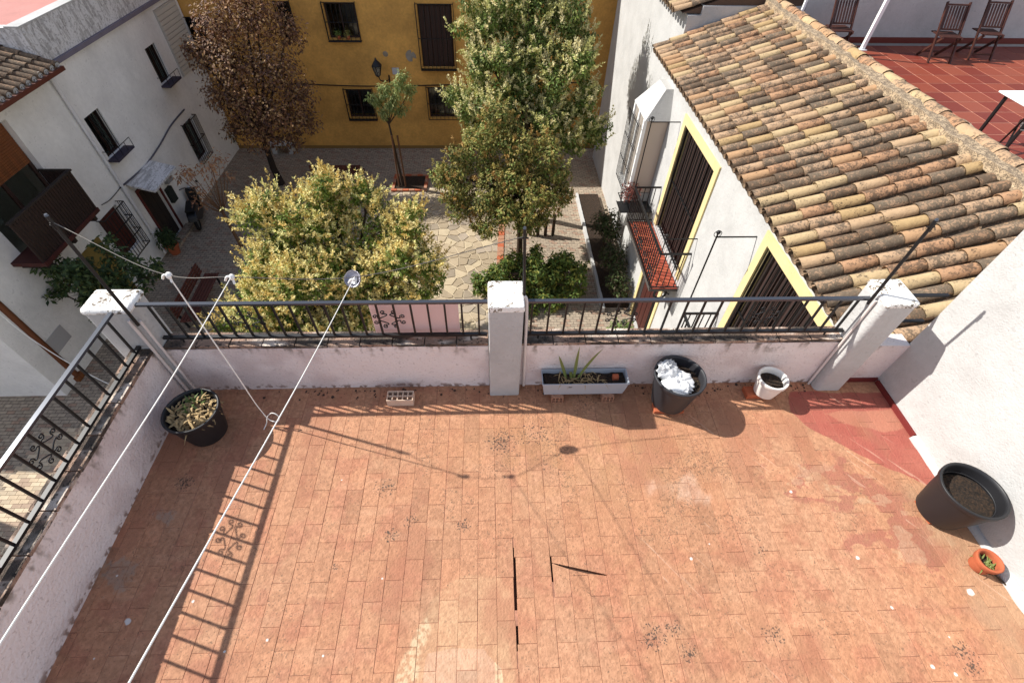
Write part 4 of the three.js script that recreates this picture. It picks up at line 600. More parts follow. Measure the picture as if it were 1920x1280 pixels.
{
  const g = (u, v) => un(u, v, 'y', Y2); const c = chair(); const p1 = g(1560, 98), p2 = g(1750, 112), p3 = g(1820, 108);
  c.scale.setScalar(1.1); c.position.set(p2.x, Y2, p2.z - .05); c.rotation.y = -.1; c.userData.label = 'slatted wooden folding chair, its seat just touching the one beside it, nearer the white post';
  copy(c, [p3.x + .1, Y2, p3.z - .1], -.12, 'slatted wooden folding chair in the corner spot farther from the white post');
  copy(c, [p1.x - .1, Y2, -11.9], -.05, 'slatted wooden folding chair half hidden behind the roof ridge');
  // table and dark chair in the foreground of that terrace
  const q = un(1895, 172, 'y', Y2 + .74), t = thing('patio_table', 'white-topped table on the roof terrace with a dark chair drawn up', 'table', [q.x + .45, Y2, q.z + .35]);
  lpart(t, 'table_top', rbx(-.6, .6, .715, .745, -.4, .4, .05, 3), MWhite); for (const sx of [-1, 1]) for (const sz of [-1, 1]) lpart(t, 'leg', sq(V(sx * .5, 0, sz * .3), V(sx * .5, .712, sz * .3), .04), MIron);
  const k = g(1900, 292), d = thing('folding_chair', 'dark folding chair with grey slatted seat beside the white table', 'chair', [k.x, Y2, k.z]); d.rotation.y = 2.5;
  for (const s of [-1, 1]) { lpart(d, 'back_leg', sq(V(s * .22, 0, .28), V(s * .22, .92, -.22), .022, .03), MIron); lpart(d, 'cross_leg', sq(V(s * .19, 0, -.26), V(s * .19, .44, .24), .022, .03), MIron); }
  for (let i = 0; i < 8; i++) lpart(d, 'seat_slat', rbx(-.2, .2, .43, .445, -.2 + i * .052, -.16 + i * .052, .003, 1), mat({ color: 0x6d6a68, roughness: .5 }));
  for (let i = 0; i < 5; i++) lpart(d, 'back_slat', sq(V(-.2, .58 + i * .075, -.035 - i * .04), V(.2, .58 + i * .075, -.035 - i * .04), .03, .012), MIron);
  const pp = [un(1610, 105, 'z', -12.1), un(1503, 24, 'z', -12.1)];
  pp.forEach((p, i) => { const o = thing('awning_post', i ? 'slim white post behind the far end of the roof ridge' : 'thick white post between the wooden chairs on the roof terrace', 'post', [p.x, Y2, p.z]); lpart(o, 'shaft', sq(V(0, 0, 0), V(0, 2.6, 0), i ? .05 : .075), MWhite); lpart(o, 'foot', bx(-.08, .08, 0.001, .02, -.08, .08), MWhite); });
}
// ------------------------------------------------------------------ taller white house beyond it (right, far)
{
  const XE = 4.57, W = wf('x', XE, -1), h = thing('white_house', 'taller white house whose shaded side wall rises behind the tiled roof', 'house', [7, 0, -15]);
  const w1 = [-15.2, -14.2, 4.4, 5.6];
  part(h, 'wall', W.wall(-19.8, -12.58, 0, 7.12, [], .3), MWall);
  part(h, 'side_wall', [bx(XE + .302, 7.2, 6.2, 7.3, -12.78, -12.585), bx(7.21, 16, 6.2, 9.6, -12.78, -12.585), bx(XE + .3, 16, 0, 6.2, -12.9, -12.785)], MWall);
  part(h, 'skirting', bx(6.8, 15.9, Y2 + .002, Y2 + .12, -12.584, -12.56), mat({ color: 0x6a2418, roughness: .5 }));
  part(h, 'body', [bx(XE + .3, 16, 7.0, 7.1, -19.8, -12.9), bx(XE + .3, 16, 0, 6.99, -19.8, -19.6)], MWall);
  const rf = part(h, 'roof', uvm((() => { const s = new THREE.Shape(); s.moveTo(XE - .12, 7.15); s.lineTo(7.2, 8.05); s.lineTo(7.2, 7.2); s.lineTo(XE + .3, 7.14); s.closePath(); return new THREE.ExtrudeGeometry(s, { depth: 7.2, bevelEnabled: false }).translate(0, 0, -19.85); })()), mat({ color: 0x5a4638, roughness: 1 }));
  const zs = []; for (let z = -12.72; z > -16; z -= .2185) zs.push(z); tileRoof(rf, XE - .28, 7.13, 7.2, 8.03, zs, 40, 0, 305);
  // enclosed window bay with a sloping plaster hood, on the tiled house side
  const b = thing('window_bay', 'white enclosed window bay with plaster hood on the sunlit facade', 'bay', [XR - .3, 3.3, -11.9]);
  const B = wf('x', XR, -1), z0 = -12.35, z1 = -11.25;
  part(b, 'floor_slab', B.box(z0, z1, 3.2, 3.42, .002, .62), MWall);
  part(b, 'hood', B.map((() => { const s = new THREE.Shape(); s.moveTo(z0 - .05, 5.35); s.lineTo(z1 + .05, 5.35); s.lineTo(z1 - .25, 5.95); s.lineTo(z0 + .25, 5.95); s.closePath(); const g = new THREE.ExtrudeGeometry(s, { depth: .6, bevelEnabled: false }); const p = g.attributes.position; for (let i = 0; i < p.count; i++) if (p.getY(i) > 5.6 && p.getZ(i) > .3) p.setZ(i, .18); g.computeVertexNormals(); return g; })()), MWall);
  for (const s of [z0 + .05, z1 - .05, (z0 + z1) / 2]) part(b, 'window_post', B.box(s - .04, s + .04, 3.425, 5.34, .52, .6), MWhite);
  for (const [a, c] of [[z0 + .09, (z0 + z1) / 2 - .04], [(z0 + z1) / 2 + .04, z1 - .09]]) part(b, 'pane', B.box(a, c, 3.5, 5.3, .55, .56), mat({ color: 0x9d948a, roughness: .3 }));
  for (const s of [z1 - .04, z0 + .04]) part(b, 'side_panel', B.box(s - .01, s + .01, 3.43, 5.34, .01, .52), mat({ color: 0xb9a99a, roughness: .4 }));
  const gr = []; for (let i = 0; i < 12; i++) { const s = mix(z0, z1, i / 11); gr.push(B.bar(s, 3.4, .7, s, 5.2, .7, .012)); } for (const y of [3.4, 4, 4.6, 5.2]) gr.push(B.bar(z0, y, .7, z1, y, .7, .014)); part(b, 'grille', gr, MIron);
  part(b, 'corbel', uvm(jitter(B.map((() => { const s = new THREE.Shape(); s.moveTo(z0 + .1, 3.19); s.lineTo(z1 - .1, 3.19); s.lineTo(z1 - .3, 2.2); s.lineTo(z0 + .3, 2.2); s.closePath(); return new THREE.ExtrudeGeometry(s, { depth: .42, bevelEnabled: false }); })()), .01, 5, 8)), MWall);
  const fb = thing('flower_box', 'wrought iron flower box of dry red flowers under the window bay', 'planter', [XR - .75, 3.2, -11.1]); const rr = rng(411), l = []; for (let i = 0; i < 300; i++) l.push(blade(.12, .03, 1, 2).rotateX(rr() * 2.4).rotateY(rr() * 6.28).translate(3.5 + rr() * .4, 3.5 + rr() * .25, -11.25 + rr() * .55));
  part(fb, 'dry_flowers', l, mat({ color: 0x5a2a20, side: THREE.DoubleSide })); part(fb, 'basket', [sq(V(3.45, 3.45, -11.25), V(3.45, 3.45, -10.7), .02), sq(V(3.95, 3.45, -11.25), V(3.95, 3.45, -10.7), .02), ...[0, 1, 2, 3, 4].map((i) => sq(V(3.45, 3.45, -11.25 + i * .137), V(3.95, 3.45, -11.25 + i * .137), .012)), sq(V(3.45, 3.2, -11.25), V(3.45, 3.2, -10.7), .02), bx(3.46, 4.29, 3.18, 3.2, -11.24, -10.71)], MIron);
}
// low planting and steps along the foot of the sunlit facade
{
  const t = thing('facade_planter', 'low whitewashed planter with dark shrubs along the sunlit facade', 'planter', [3.9, 0, -13]);
  part(t, 'kerb_wall', uvm(jitter(new THREE.BoxGeometry(.09, .24, 6.4, 2, 6, 50).translate(3.45, .06, -13.4), .012, 3, 9)), MWall); part(t, 'soil', bx(3.51, 4.28, .0, .14, -16.6, -10.4), MSoil);
}

// ------------------------------------------------------------------ shaded white houses on the left
const XL = -11.0, ZD = -13.15;
const texDirty = dataTex(512, 256, (u, v) => { const a = fbm(u * 26, v * 3, 4, 231, 0), b = fbm(u * 60, v * 30, 3, 233); let c = [214, 212, 210]; c = mixc(c, [150, 146, 142], sst(.42, .72, a) * .6); if (b > .64) c = mixc(c, [120, 116, 112], .4); return c; });
{
  const W = wf('x', XL, 1), h = thing('white_house', 'shaded white house with pink flat roof and a stained parapet', 'house', [-12, 0, -17]);
  const w1 = [-14.1, -13.38, 3.28, 4.42], w2 = [-18.1, -17.42, 3.78, 4.85], g1 = [-18.2, -17.35, 1.05, 2.42], dr = [-14.55, -13.6, .02, 2.06], sh = [-20.3, -18.75, 3.6, 5.6];
  part(h, 'wall', W.wall(-20.55, ZD, 0, 5.9, [w1, w2, g1, dr], .3), MWallShadeLift);
  part(h, 'body', [bx(-20, -19.8, 0, 5.9, -20.55, ZD), bx(-19.8, XL - .3, 0, 5.9, ZD - .2, ZD - .002), bx(-19.8, XL - .3, 0, 5.9, -20.55, -20.35)], MWallShadeLift);
  part(h, 'roof_floor', bx(-19.8, XL - .28, 5.85, 6.0, -20.3, ZD - .22), mat({ color: 0xc08078, map: rep(texPlaster, .4), roughness: .8 }));
  part(h, 'ledge', W.box(-20.5, ZD, 5.72, 5.82, .002, .13), mat({ color: 0x7d7684, map: rep(texPlaster, .8), roughness: .9 }));
  part(h, 'parapet', [bx(XL - .26, XL + .06, 5.825, 6.62, -20.5, ZD + .02), bx(-19.9, XL - .262, 5.905, 6.62, ZD - .2, ZD + .018)], mat({ map: rep(texDirty, .5, 1), roughness: .95, bumpMap: rep(bumpPlaster, 1), bumpScale: .02 }));
  part(h, 'parapet_cap', bx(XL - .27, XL + .07, 6.622, 6.65, -20.5, ZD + .03), MWall);
  for (const w of [w1, w2]) { const f = windowIn(h, W, w, { name: 'window' }); const l = []; const [a, b, y0] = w; for (let i = 0; i <= 7; i++) l.push(W.bar(mix(a, b, i / 7), y0 + .02, -.05, mix(a, b, i / 7), w[3], -.05, .016)); part(f, 'grille', l, MIron);
    part(f, 'flower_shelf', W.box(a - .1, b + .1, y0 - .06, y0, .002, .3), mat({ color: 0x3a3340 })); part(f, 'shelf_rail', [W.bar(a - .1, y0 + .25, .29, b + .1, y0 + .25, .29, .014), ...[0, .33, .66, 1].map((k) => W.bar(mix(a - .1, b + .1, k), y0, .29, mix(a - .1, b + .1, k), y0 + .25, .29, .012)), W.bar(b + .1, y0 + .25, 0, b + .1, y0 + .25, .29, .014)], MIron); }
  windowIn(h, W, g1, { grille: .16, n: 7, sill: .05 });
  windowIn(h, W, dr, { name: 'street_door', slats: 6, slatM: MBarkDark }); part(h, 'door_frame', [W.box(dr[0] - .08, dr[0], 0, 2.14, .002, .04), W.box(dr[1], dr[1] + .08, 0, 2.14, .002, .04), W.box(dr[0], dr[1], 2.06, 2.14, .002, .04)], wood(0x7a3026));
  const cn = part(h, 'canopy', W.map((() => { const s = new THREE.Shape(); s.moveTo(-14.85, 2.42); s.lineTo(-13.35, 2.42); s.lineTo(-13.35, 2.48); s.lineTo(-14.85, 2.48); s.closePath(); const g = new THREE.ExtrudeGeometry(s, { depth: .75, bevelEnabled: false }); const p = g.attributes.position; for (let i = 0; i < p.count; i++) p.setY(i, p.getY(i) - p.getZ(i) * .3); return g; })()), mat({ map: rep(texDirty, .7), roughness: .9 }));
  part(h, 'meter_box', W.box(-15.3, -14.95, 1.55, 2.05, .002, .14), mat({ color: 0x8d8d8c })); part(h, 'letter_box', W.box(-15.05, -14.75, .95, 1.45, .002, .12), mat({ color: 0x1d2420 }));
  const ca = [[345, 205], [320, 235], [300, 270], [272, 310], [225, 352]].map(([u, v]) => W.px(u, v, .03)); part(h, 'wall_cable', tube(ca.map(([s, y]) => W.P(s, y, .03)), .024, 40, 6), mat({ color: 0x55525a }));
  const sl = part(h, 'roller_shutter', W.box(-20.3, -18.8, 3.55, 5.55, .002, .05), mat({ color: 0xb4aea4 })); for (let i = 0; i < 14; i++) part(sl, 'shutter_slat', W.box(-20.28, -18.82, 3.57 + i * .14, 3.68 + i * .14, .052, .075), mat({ color: 0xc4beb2 }));
  part(h, 'drain_pipe', rod(V(XL + .07, .1, ZD + .04), V(XL + .07, 5.6, ZD + .04), .045), mat({ color: 0xd6d4d4 }));
  part(h, 'door_step', W.box(-14.8, -13.4, .002, .1, .045, .35), MPave);
}
{
  const W = wf('x', XL, 1), Z0 = -7.35, h = thing('white_house', 'shaded white house with barrel-tile eave, wooden balcony and roller blind', 'house', [-12, 0, -10]);
  const op = [-11.25, -9.2, 2.62, 5.35], g2 = [-12.55, -11.65, 1.02, 2.32];
  part(h, 'wall', W.wall(ZD + .003, Z0, 0, 5.72, [op, g2], .3), MWallShadeLift);
  part(h, 'body', [bx(-20, XL - .3, 0, 5.9, Z0 - .2, Z0 - .002), bx(-20, -19.8, 0, 5.9, ZD, Z0 - .2)], MWallShadeLift);
  part(h, 'gutter', sq(V(-10.5, 5.78, ZD + .02), V(-10.5, 5.78, Z0), .1, .09), mat({ color: 0x5b2c20, roughness: .5 }));
  const xe = -10.55, ye = 5.82, xr = -14.8, yr = 7.2;
  const rf = part(h, 'roof', uvm((() => { const s = new THREE.Shape(); s.moveTo(xe - .05, ye - .02); s.lineTo(xr, yr - .02); s.lineTo(xr - 4.5, ye - .02); s.lineTo(xr - 4.5, ye - .12); s.lineTo(xe - .05, ye - .12); s.closePath(); return new THREE.ExtrudeGeometry(s, { depth: Z0 - ZD, bevelEnabled: false }).translate(0, 0, ZD); })()), mat({ color: 0x4a3a30, roughness: 1 }));
  const zs = []; for (let z = ZD + .1; z < Z0; z += .225) zs.push(z); tileRoof(rf, xe, ye, xr, yr, zs, 120, 1, 307);  // only dark lichened tiles, their tone also standing in for shade on this roof
  const w = rf.getWorldPosition(V()); zs.slice(0, 12).forEach((z) => lpart(rf, 'eave_plug', new THREE.CylinderGeometry(.07, .07, .03, 10).rotateZ(Math.PI / 2).translate(xe - w.x + .02, ye + .06 - w.y, z - w.z), MWall));
  // opening with roller blind
  const bl = part(h, 'roller_blind', W.box(op[0] + .02, op[1] - .02, 4.34, 5.34, -.2, -.16), MBlind); for (let i = 0; i < 18; i++) part(bl, 'blind_slat', W.box(op[0] + .02, op[1] - .02, 4.345 + i * .055, 4.392 + i * .055, -.158, -.14), MBlind);
  part(h, 'room_back', W.box(op[0], op[1], 2.6, 5.4, -2.2, -2.1), MWallShadeLift);
  for (const s of [op[0] + .06, op[1] - .06, -10.21]) part(h, 'door_stile', W.box(s - .04, s + .04, 2.62, 4.34, -.2, -.14), MShutter); part(h, 'balcony_pane', W.box(op[0] + .1, op[1] - .1, 2.62, 4.34, -.19, -.18), MGlass);
  windowIn(h, W, g2, { slats: 6, slatM: wood(0x6a2c20) });
  part(h, 'corner_cable', tube([[225, 352], [205, 375], [190, 384]].map(([u, v]) => { const q = W.px(u, v, .04); return W.P(q[0], q[1], .04); }), .012, 16, 5), MIronOld);
  part(h, 'basement_vent', W.box(-8.6, -7.9, .9, 1.35, .002, .02), mat({ color: 0xa9a7a6 }));
  part(h, 'ochre_dado', W.box(-11.3, -9.7, .0, 2.1, .004, .02), mat({ color: 0x8f7a3c, map: rep(texPlaster, .8) }));
  { const [a, b, y0, y1] = g2, l = []; const B = thing('window_grille', 'projecting iron cage over the window under the wooden balcony', 'grille', [XL + .15, y0, (a + b) / 2]); for (let i = 0; i <= 8; i++) { const s = mix(a - .06, b + .06, i / 8); l.push(W.bar(s, y0 - .06, .24, s, y1 + .06, .24, .016)); } part(B, 'front_bars', l, MIron); part(B, 'frame', [y0 - .06, (y0 + y1) / 2 - .2, (y0 + y1) / 2 + .25, y1 + .06].flatMap((y) => [W.bar(a - .06, y, .24, b + .06, y, .24, .022), W.bar(a - .06, y, .002, a - .06, y, .24, .022), W.bar(b + .06, y, .002, b + .06, y, .24, .022)]), MIron); for (let q = 1; q < 4; q++) part(B, 'side_bar', [W.bar(a - .06, y0 - .06, q * .06, a - .06, y1 + .06, q * .06, .012), W.bar(b + .06, y0 - .06, q * .06, b + .06, y1 + .06, q * .06, .012)], MIron); }
  // wooden balcony
  const B = thing('wooden_balcony', 'dark wooden balcony of upright boards below the roller blind', 'balcony', [XL + .4, 2.5, -10.6]);
  const tf = W.px(129, 317, .75), bf = W.px(183, 386, .75), z0 = tf[0], z1 = W.px(30, 438, .75)[0], yt = tf[1], yb = bf[1];
  part(B, 'floor_slab', W.box(z0, z1, yb - .1, yb, .002, .78), wood(0x5a2018)); 
  const n = 26; for (let i = 0; i < n; i++) part(B, 'board', W.box(mix(z0, z1, i / n) + .012, mix(z0, z1, (i + 1) / n) - .012, yb + .002, yt - .04, .72, .75), MBalcWood);
  for (let i = 0; i < 7; i++) part(B, 'board', W.box(z0, z0 + .03, yb + .002, yt - .04, .03 + i * .1, .105 + i * .1), MBalcWood);
  part(B, 'handrail', [W.box(z0 - .02, z1, yt - .04, yt, .69, .78), W.box(z0 - .02, z0 + .05, yt - .04, yt, .002, .69)], MBarkDark);
  for (const s of [z0 + .2, (z0 + z1) / 2, z1 - .2]) part(B, 'bracket', W.box(s - .05, s + .05, yb - .26, yb - .102, .002, .7), MBarkDark);
}
{ // house on the far side of the alley; only its shadow reaches the picture
  const h = thing('white_house', 'white house across the side street, throwing shade over the pavers', 'house', [-18, 0, -2]); part(h, 'wall', bx(-22, -15, 0, 6.4, -5.5, 2), MWallShadeLift); part(h, 'roof', bx(-22.2, -14.8, 6.4, 6.55, -5.55, 2.1), MT[2]);
}
// ------------------------------------------------------------------ foliage
function leafCloud(r, clumps, opts) {
  const { per = 900, size = .1, asp = .45, pal, jit = .25, shell = .5, flowers = 0, fpal, gap = .0, droop = 0, fl = .3 } = opts;
  const P = [], C = []; const d = V(), n = V(), t = V(), b = V(), c = V(), q = V();
  const col = (p, k) => { const i = Math.floor(r() * p.length), f = (1 - jit / 2 + r() * jit) * k; return [p[i][0] * f, p[i][1] * f, p[i][2] * f]; };
  const leaf = (o, dir, nn, l, w, cl) => { b.crossVectors(nn, dir).normalize(); const tip = q.copy(o).addScaledVector(dir, l); const m = o.clone().addScaledVector(dir, l * .45); const L = m.clone().addScaledVector(b, w * .5).addScaledVector(nn, w * .16), R = m.clone().addScaledVector(b, -w * .5).addScaledVector(nn, w * .16); P.push(o.x, o.y, o.z, L.x, L.y, L.z, tip.x, tip.y, tip.z, o.x, o.y, o.z, tip.x, tip.y, tip.z, R.x, R.y, R.z); for (let i = 0; i < 6; i++) C.push(...cl); };
  for (const [cx, cy, cz, R, tone = 1] of clumps) {
    const N = Math.round(per * (R / .5) ** 2), ck = .85 + r() * .3;
    for (let i = 0; i < N; i++) {
      const z = r() * 2 - 1, a = r() * 6.2832, s = Math.sqrt(1 - z * z); d.set(s * Math.cos(a), z, s * Math.sin(a));
      const lump = .6 + .75 * fbm(d.x * 2.6 + cx * 3, d.y * 2.6 + d.z * 2.6 + cz * 3, 3, 300); if (gap && fbm(d.x * 3 + cx, d.z * 3 + d.y * 3 + cy, 2, 310) < gap) continue;
      const rad = R * lump * (1 - shell * Math.pow(r(), 1.6)); c.set(cx, cy, cz).addScaledVector(d, rad);
      n.copy(d).multiplyScalar(.8).add(V(r() - .5, r() - .1, r() - .5)).normalize(); t.set(r() - .5, r() - .5 - droop, r() - .5).addScaledVector(d, .6); t.addScaledVector(n, -t.dot(n)).normalize();
      const l = size * (.65 + r() * .7); leaf(c.clone(), t.clone(), n.clone(), l, l * asp, col(pal, ck));
    }
    if (flowers) for (let i = 0; i < Math.round(flowers * (R / .5) ** 2); i++) { // upright sprays at the shoot tips
      const a = r() * 6.2832, z = -.35 + r() * 1.35, s = Math.sqrt(Math.max(0, 1 - z * z)); d.set(s * Math.cos(a), z, s * Math.sin(a)); const lump = .6 + .75 * fbm(d.x * 2.6 + cx * 3, d.y * 2.6 + d.z * 2.6 + cz * 3, 3, 300);
      const o = V(cx, cy, cz).addScaledVector(d, R * lump * .95), ax = d.clone().multiplyScalar(.8).add(V((r() - .5) * .6, .75, (r() - .5) * .6)).normalize(), ln = fl * (.6 + r() * .7), fc = col(fpal, 1);
      for (let k = 0; k < 26; k++) { const u = r(), wd = ln * .3 * (1 - u) + .01; const p = o.clone().addScaledVector(ax, u * ln).add(V((r() - .5) * wd, (r() - .5) * wd, (r() - .5) * wd)); n.set(r() - .5, r() - .2, r() - .5).normalize(); t.copy(ax).multiplyScalar(.6).add(V(r() - .5, r() - .3, r() - .5)); t.addScaledVector(n, -t.dot(n)).normalize(); const f = .8 + r() * .4; leaf(p, t.clone(), n.clone(), .075, .036, fc.map((v) => v * f)); }
    }
  }
  const g = new THREE.BufferGeometry(); g.setAttribute('position', new THREE.Float32BufferAttribute(P, 3)); g.setAttribute('color', new THREE.Float32BufferAttribute(C, 3)); g.computeVertexNormals(); return g;
}
const MLeaf = phys({ vertexColors: true, roughness: .6, transmission: .3, thickness: 0, side: THREE.DoubleSide, specularIntensity: .35 });
const MLeafDry = phys({ vertexColors: true, roughness: .8, transmission: .25, thickness: 0, side: THREE.DoubleSide });
const blob = (u, v, z, rpx, tone) => { const p = un(u, v, 'z', z), d = p.clone().sub(EYE).dot(FWD); return [p.x, p.y, p.z, rpx * d / F, tone]; };
function bushy(cl, s, n = 9, f = .38) { const r = rng(s), o = []; for (const [x, y, z, R] of cl) { o.push([x, y, z, R * .62]); for (let i = 0; i < n; i++) { const q = r() * 2 - 1, a = r() * 6.28, e = Math.sqrt(1 - q * q), k = R * (.6 + r() * .52); o.push([x + k * e * Math.cos(a), y + k * (q * .9 + .08), z + k * e * Math.sin(a), R * f * (.6 + r() * .7)]); } } return o; }
function limbs(base, top, clumps, r0, s) { // trunk from the ground to the crown, a limb to each clump, twigs
  const r = rng(s), out = [], tp = V(...top), bs = V(...base);
  const pts = [0, .35, .7, 1].map((t) => bs.clone().lerp(tp, t).add(V((r() - .5) * r0 * 1.2 * (t > 0 && t < 1), 0, (r() - .5) * r0 * 1.2 * (t > 0 && t < 1))));
  for (let i = 0; i < 3; i++) out.push(rod(pts[i], pts[i + 1], r0 * (1.25 - i * .2), r0 * (1.05 - i * .2), 9));
  for (const [x, y, z, R] of clumps) { const c = V(x, y, z), m = tp.clone().lerp(c, .5).add(V((r() - .5) * .3, .1, (r() - .5) * .3)); out.push(rod(tp, m, r0 * .5, r0 * .34, 6), rod(m, c, r0 * .34, r0 * .12, 6)); for (let k = 0; k < 5; k++) out.push(rod(m.clone().lerp(c, .5 + r() * .5), c.clone().add(V((r() - .5), (r() - .5), (r() - .5)).multiplyScalar(R * 1.5)), r0 * .12, r0 * .04, 4)); }
  return out;
}
function tree(name, label, category, base, top, clumps, r0, o, bark, s, group) { const t = thing(name, label, category, base, group); part(t, 'trunk', limbs(base, top, clumps, r0, s), bark); part(t, 'crown', leafCloud(rng(s + 1), o.dry ? clumps : bushy(clumps, s + 2), o), o.dry ? MLeafDry : MLeaf); return t; }
const GRN = [[.13, .19, .04], [.17, .24, .05], [.09, .135, .03], [.25, .30, .07]], OLV = [[.26, .24, .06], [.20, .19, .05], [.32, .27, .08], [.14, .15, .04], [.40, .30, .09]], YEL = [[.86, .74, .34], [.78, .66, .28], [.68, .52, .18], [.72, .68, .30]], PALE = [[.70, .66, .32], [.60, .58, .24], [.76, .68, .38]];
{ // flowering tree right behind the railing
  const cl = [[600, 385, -10.3, 52], [690, 366, -10.5, 30], [620, 350, -10.6, 28], [520, 425, -9.9, 52], [610, 450, -9.8, 70], [700, 440, -9.9, 50], [745, 425, -10, 30], [770, 420, -9.7, 30], [482, 515, -9.2, 46], [560, 515, -9.1, 66], [650, 520, -9.1, 62], [735, 490, -9.4, 52], [800, 495, -9.2, 36], [478, 590, -8.6, 52], [555, 600, -8.4, 64], [640, 600, -8.5, 60], [720, 580, -8.7, 52], [790, 545, -8.9, 36], [520, 650, -8, 60], [620, 660, -8, 60]].map((a) => blob(...a.slice(0, 2), a[2], a[3]));
  tree('flowering_tree', 'broad tree covered in yellow-green flower sprays just beyond the railing', 'tree', [-3.6, 0, -9.3], [-3.7, 1.9, -9.3], cl, .13, { per: 640, size: .115, asp: .4, pal: [[.15, .22, .03], [.20, .27, .045], [.10, .155, .025], [.24, .27, .06]], flowers: 46, fpal: YEL, fl: .36, shell: .45 }, MBark, 501);
}
{
  const cl = [[955, 262, -12.6, 52], [895, 290, -12.7, 46], [1020, 300, -12.4, 46], [862, 345, -12.6, 40], [930, 345, -12.2, 58], [1005, 360, -12, 50], [1045, 350, -12.3, 34], [940, 400, -11.9, 44], [990, 405, -11.9, 34], [868, 395, -12.2, 30], [830, 325, -12.8, 24], [905, 425, -11.8, 18]].map((a) => blob(...a));
  tree('plaza_tree', 'olive leaved plaza tree with its trunk behind the middle clothes post', 'tree', [1.0, 0, -12.7], [0.95, 2.6, -12.5], cl, .09, { per: 900, size: .09, asp: .5, pal: [...OLV, ...OLV, ...GRN], shell: .5, flowers: 14, fpal: [[.46, .38, .12], [.42, .26, .08], [.4, .38, .12]], fl: .2, gap: .3 }, MBark, 511);
}
{
  const cl = [[930, 20, -15.6, 46], [1000, 30, -15.3, 52], [1075, 40, -15.6, 46], [895, 60, -15.6, 36], [900, 130, -14.9, 40], [960, 120, -15, 46], [1040, 120, -15, 56], [1098, 100, -15.4, 30], [885, 190, -14.6, 40], [955, 190, -14.4, 50], [1035, 200, -14.4, 50], [1095, 190, -14.6, 36], [1110, 250, -14.2, 26], [1060, 260, -14, 40], [940, 240, -14, 40], [1000, -40, -16, 70], [900, 250, -14.2, 24]].map((a) => blob(...a));
  tree('plaza_tree', 'tall plaza tree with pale cream flower tips against the sunlit house', 'tree', [1.3, 0, -15.2], [1.4, 3.0, -15.2], cl, .14, { per: 850, size: .1, asp: .45, pal: [...GRN, [.17, .19, .05]], shell: .45, flowers: 34, fpal: PALE, fl: .3 }, MBark, 521);
}
{
  const cl = [[410, 50, -17.6, 50], [480, 30, -17.8, 56], [540, 60, -17.9, 34], [380, 105, -17.3, 34], [440, 120, -17.3, 60], [515, 130, -17.4, 52], [560, 175, -17.3, 34], [465, 195, -17, 52], [530, 215, -17, 48], [410, 180, -17, 34], [575, 225, -17, 26], [490, 250, -16.9, 36], [545, 262, -16.8, 24], [450, -20, -18, 60], [360, 90, -17.2, 22], [440, 240, -17.2, 26]].map((a) => blob(...a));
  tree('withered_tree', 'withered tree full of brown leaves by the ochre house corner', 'tree', [-8.35, 0, -17.6], [-8.4, 1.9, -17.6], cl, .12, { per: 640, size: .105, asp: .55, pal: [[.20, .085, .03], [.13, .05, .02], [.27, .13, .045], [.09, .035, .018], [.36, .21, .08]], shell: .85, dry: true, jit: .5, gap: .33 }, MBarkDark, 531);
}
{
  const cl = [[748, 152, -17.2, 18], [722, 165, -17.3, 15], [705, 185, -17.2, 16], [766, 172, -17.3, 13], [738, 188, -17.1, 18], [716, 212, -17, 11], [752, 208, -17.1, 12]].map((a) => blob(...a));
  const b = un(756, 350, 'y', 0), t = tree('young_tree', 'young staked tree with feathery green crown in front of the ochre house', 'tree', [b.x, 0, b.z], [b.x - .15, 2.5, b.z], cl, .05, { per: 900, size: .13, asp: .22, pal: [[.26, .33, .10], [.34, .38, .13], [.18, .24, .07], [.42, .42, .16]], shell: .8, droop: .6 }, MBark, 541);
  for (const dx of [-.14, .12]) part(t, 'stake', rod(V(b.x + dx, 0, b.z + .08), V(b.x + dx * .8, 2.1, b.z + .05), .035), MPost);
}
{ // dry potted-looking tree by the scooter
  const b = un(452, 462, 'y', 0), r = rng(551), l = [], tips = []; const tp = V(b.x - .05, 1.35, b.z);
  l.push(rod(b, tp, .06, .045)); for (let i = 0; i < 16; i++) { const a = i / 16 * 6.28 + r() * .3, e = tp.clone().add(V(Math.cos(a) * (.35 + r() * .45), .9 + r() * .8, Math.sin(a) * (.35 + r() * .45))); const m = tp.clone().lerp(e, .5).add(V(0, -.1, 0)); l.push(rod(tp, m, .02, .014, 5), rod(m, e, .014, .006, 5)); if (i % 3 < 2) tips.push([e.x, e.y, e.z, .26]); }
  const t = thing('bare_tree', 'small bare tree with a few orange leaves beside the scooter', 'tree', [b.x, 0, b.z]); part(t, 'trunk', l, wood(0x9a7350, .95)); part(t, 'crown', leafCloud(rng(552), tips, { per: 150, size: .12, asp: .35, pal: [[.34, .15, .06], [.26, .11, .05], [.40, .22, .1]], shell: .95, droop: .3 }), MLeafDry);
}
{
  const cl = [[196, 462, -9.6, 22], [240, 498, -9.4, 28], [125, 505, -9.3, 34], [185, 515, -9.2, 40], [105, 545, -9.1, 24], [165, 550, -9, 30], [275, 520, -9.3, 22], [225, 545, -9.1, 34], [85, 500, -9.3, 16], [290, 495, -9.5, 12], [215, 590, -8.8, 26]].map((a) => blob(...a));
  tree('citrus_tree', 'dark glossy citrus tree below the wooden balcony, behind the corner pillar', 'tree', [-10.1, 0, -9.2], [-10.1, 1.2, -9.2], cl, .07, { per: 420, size: .13, asp: .5, pal: [[.05, .085, .03], [.07, .11, .035], [.035, .06, .025], [.10, .13, .04]], shell: .75 }, MBark, 561);
}
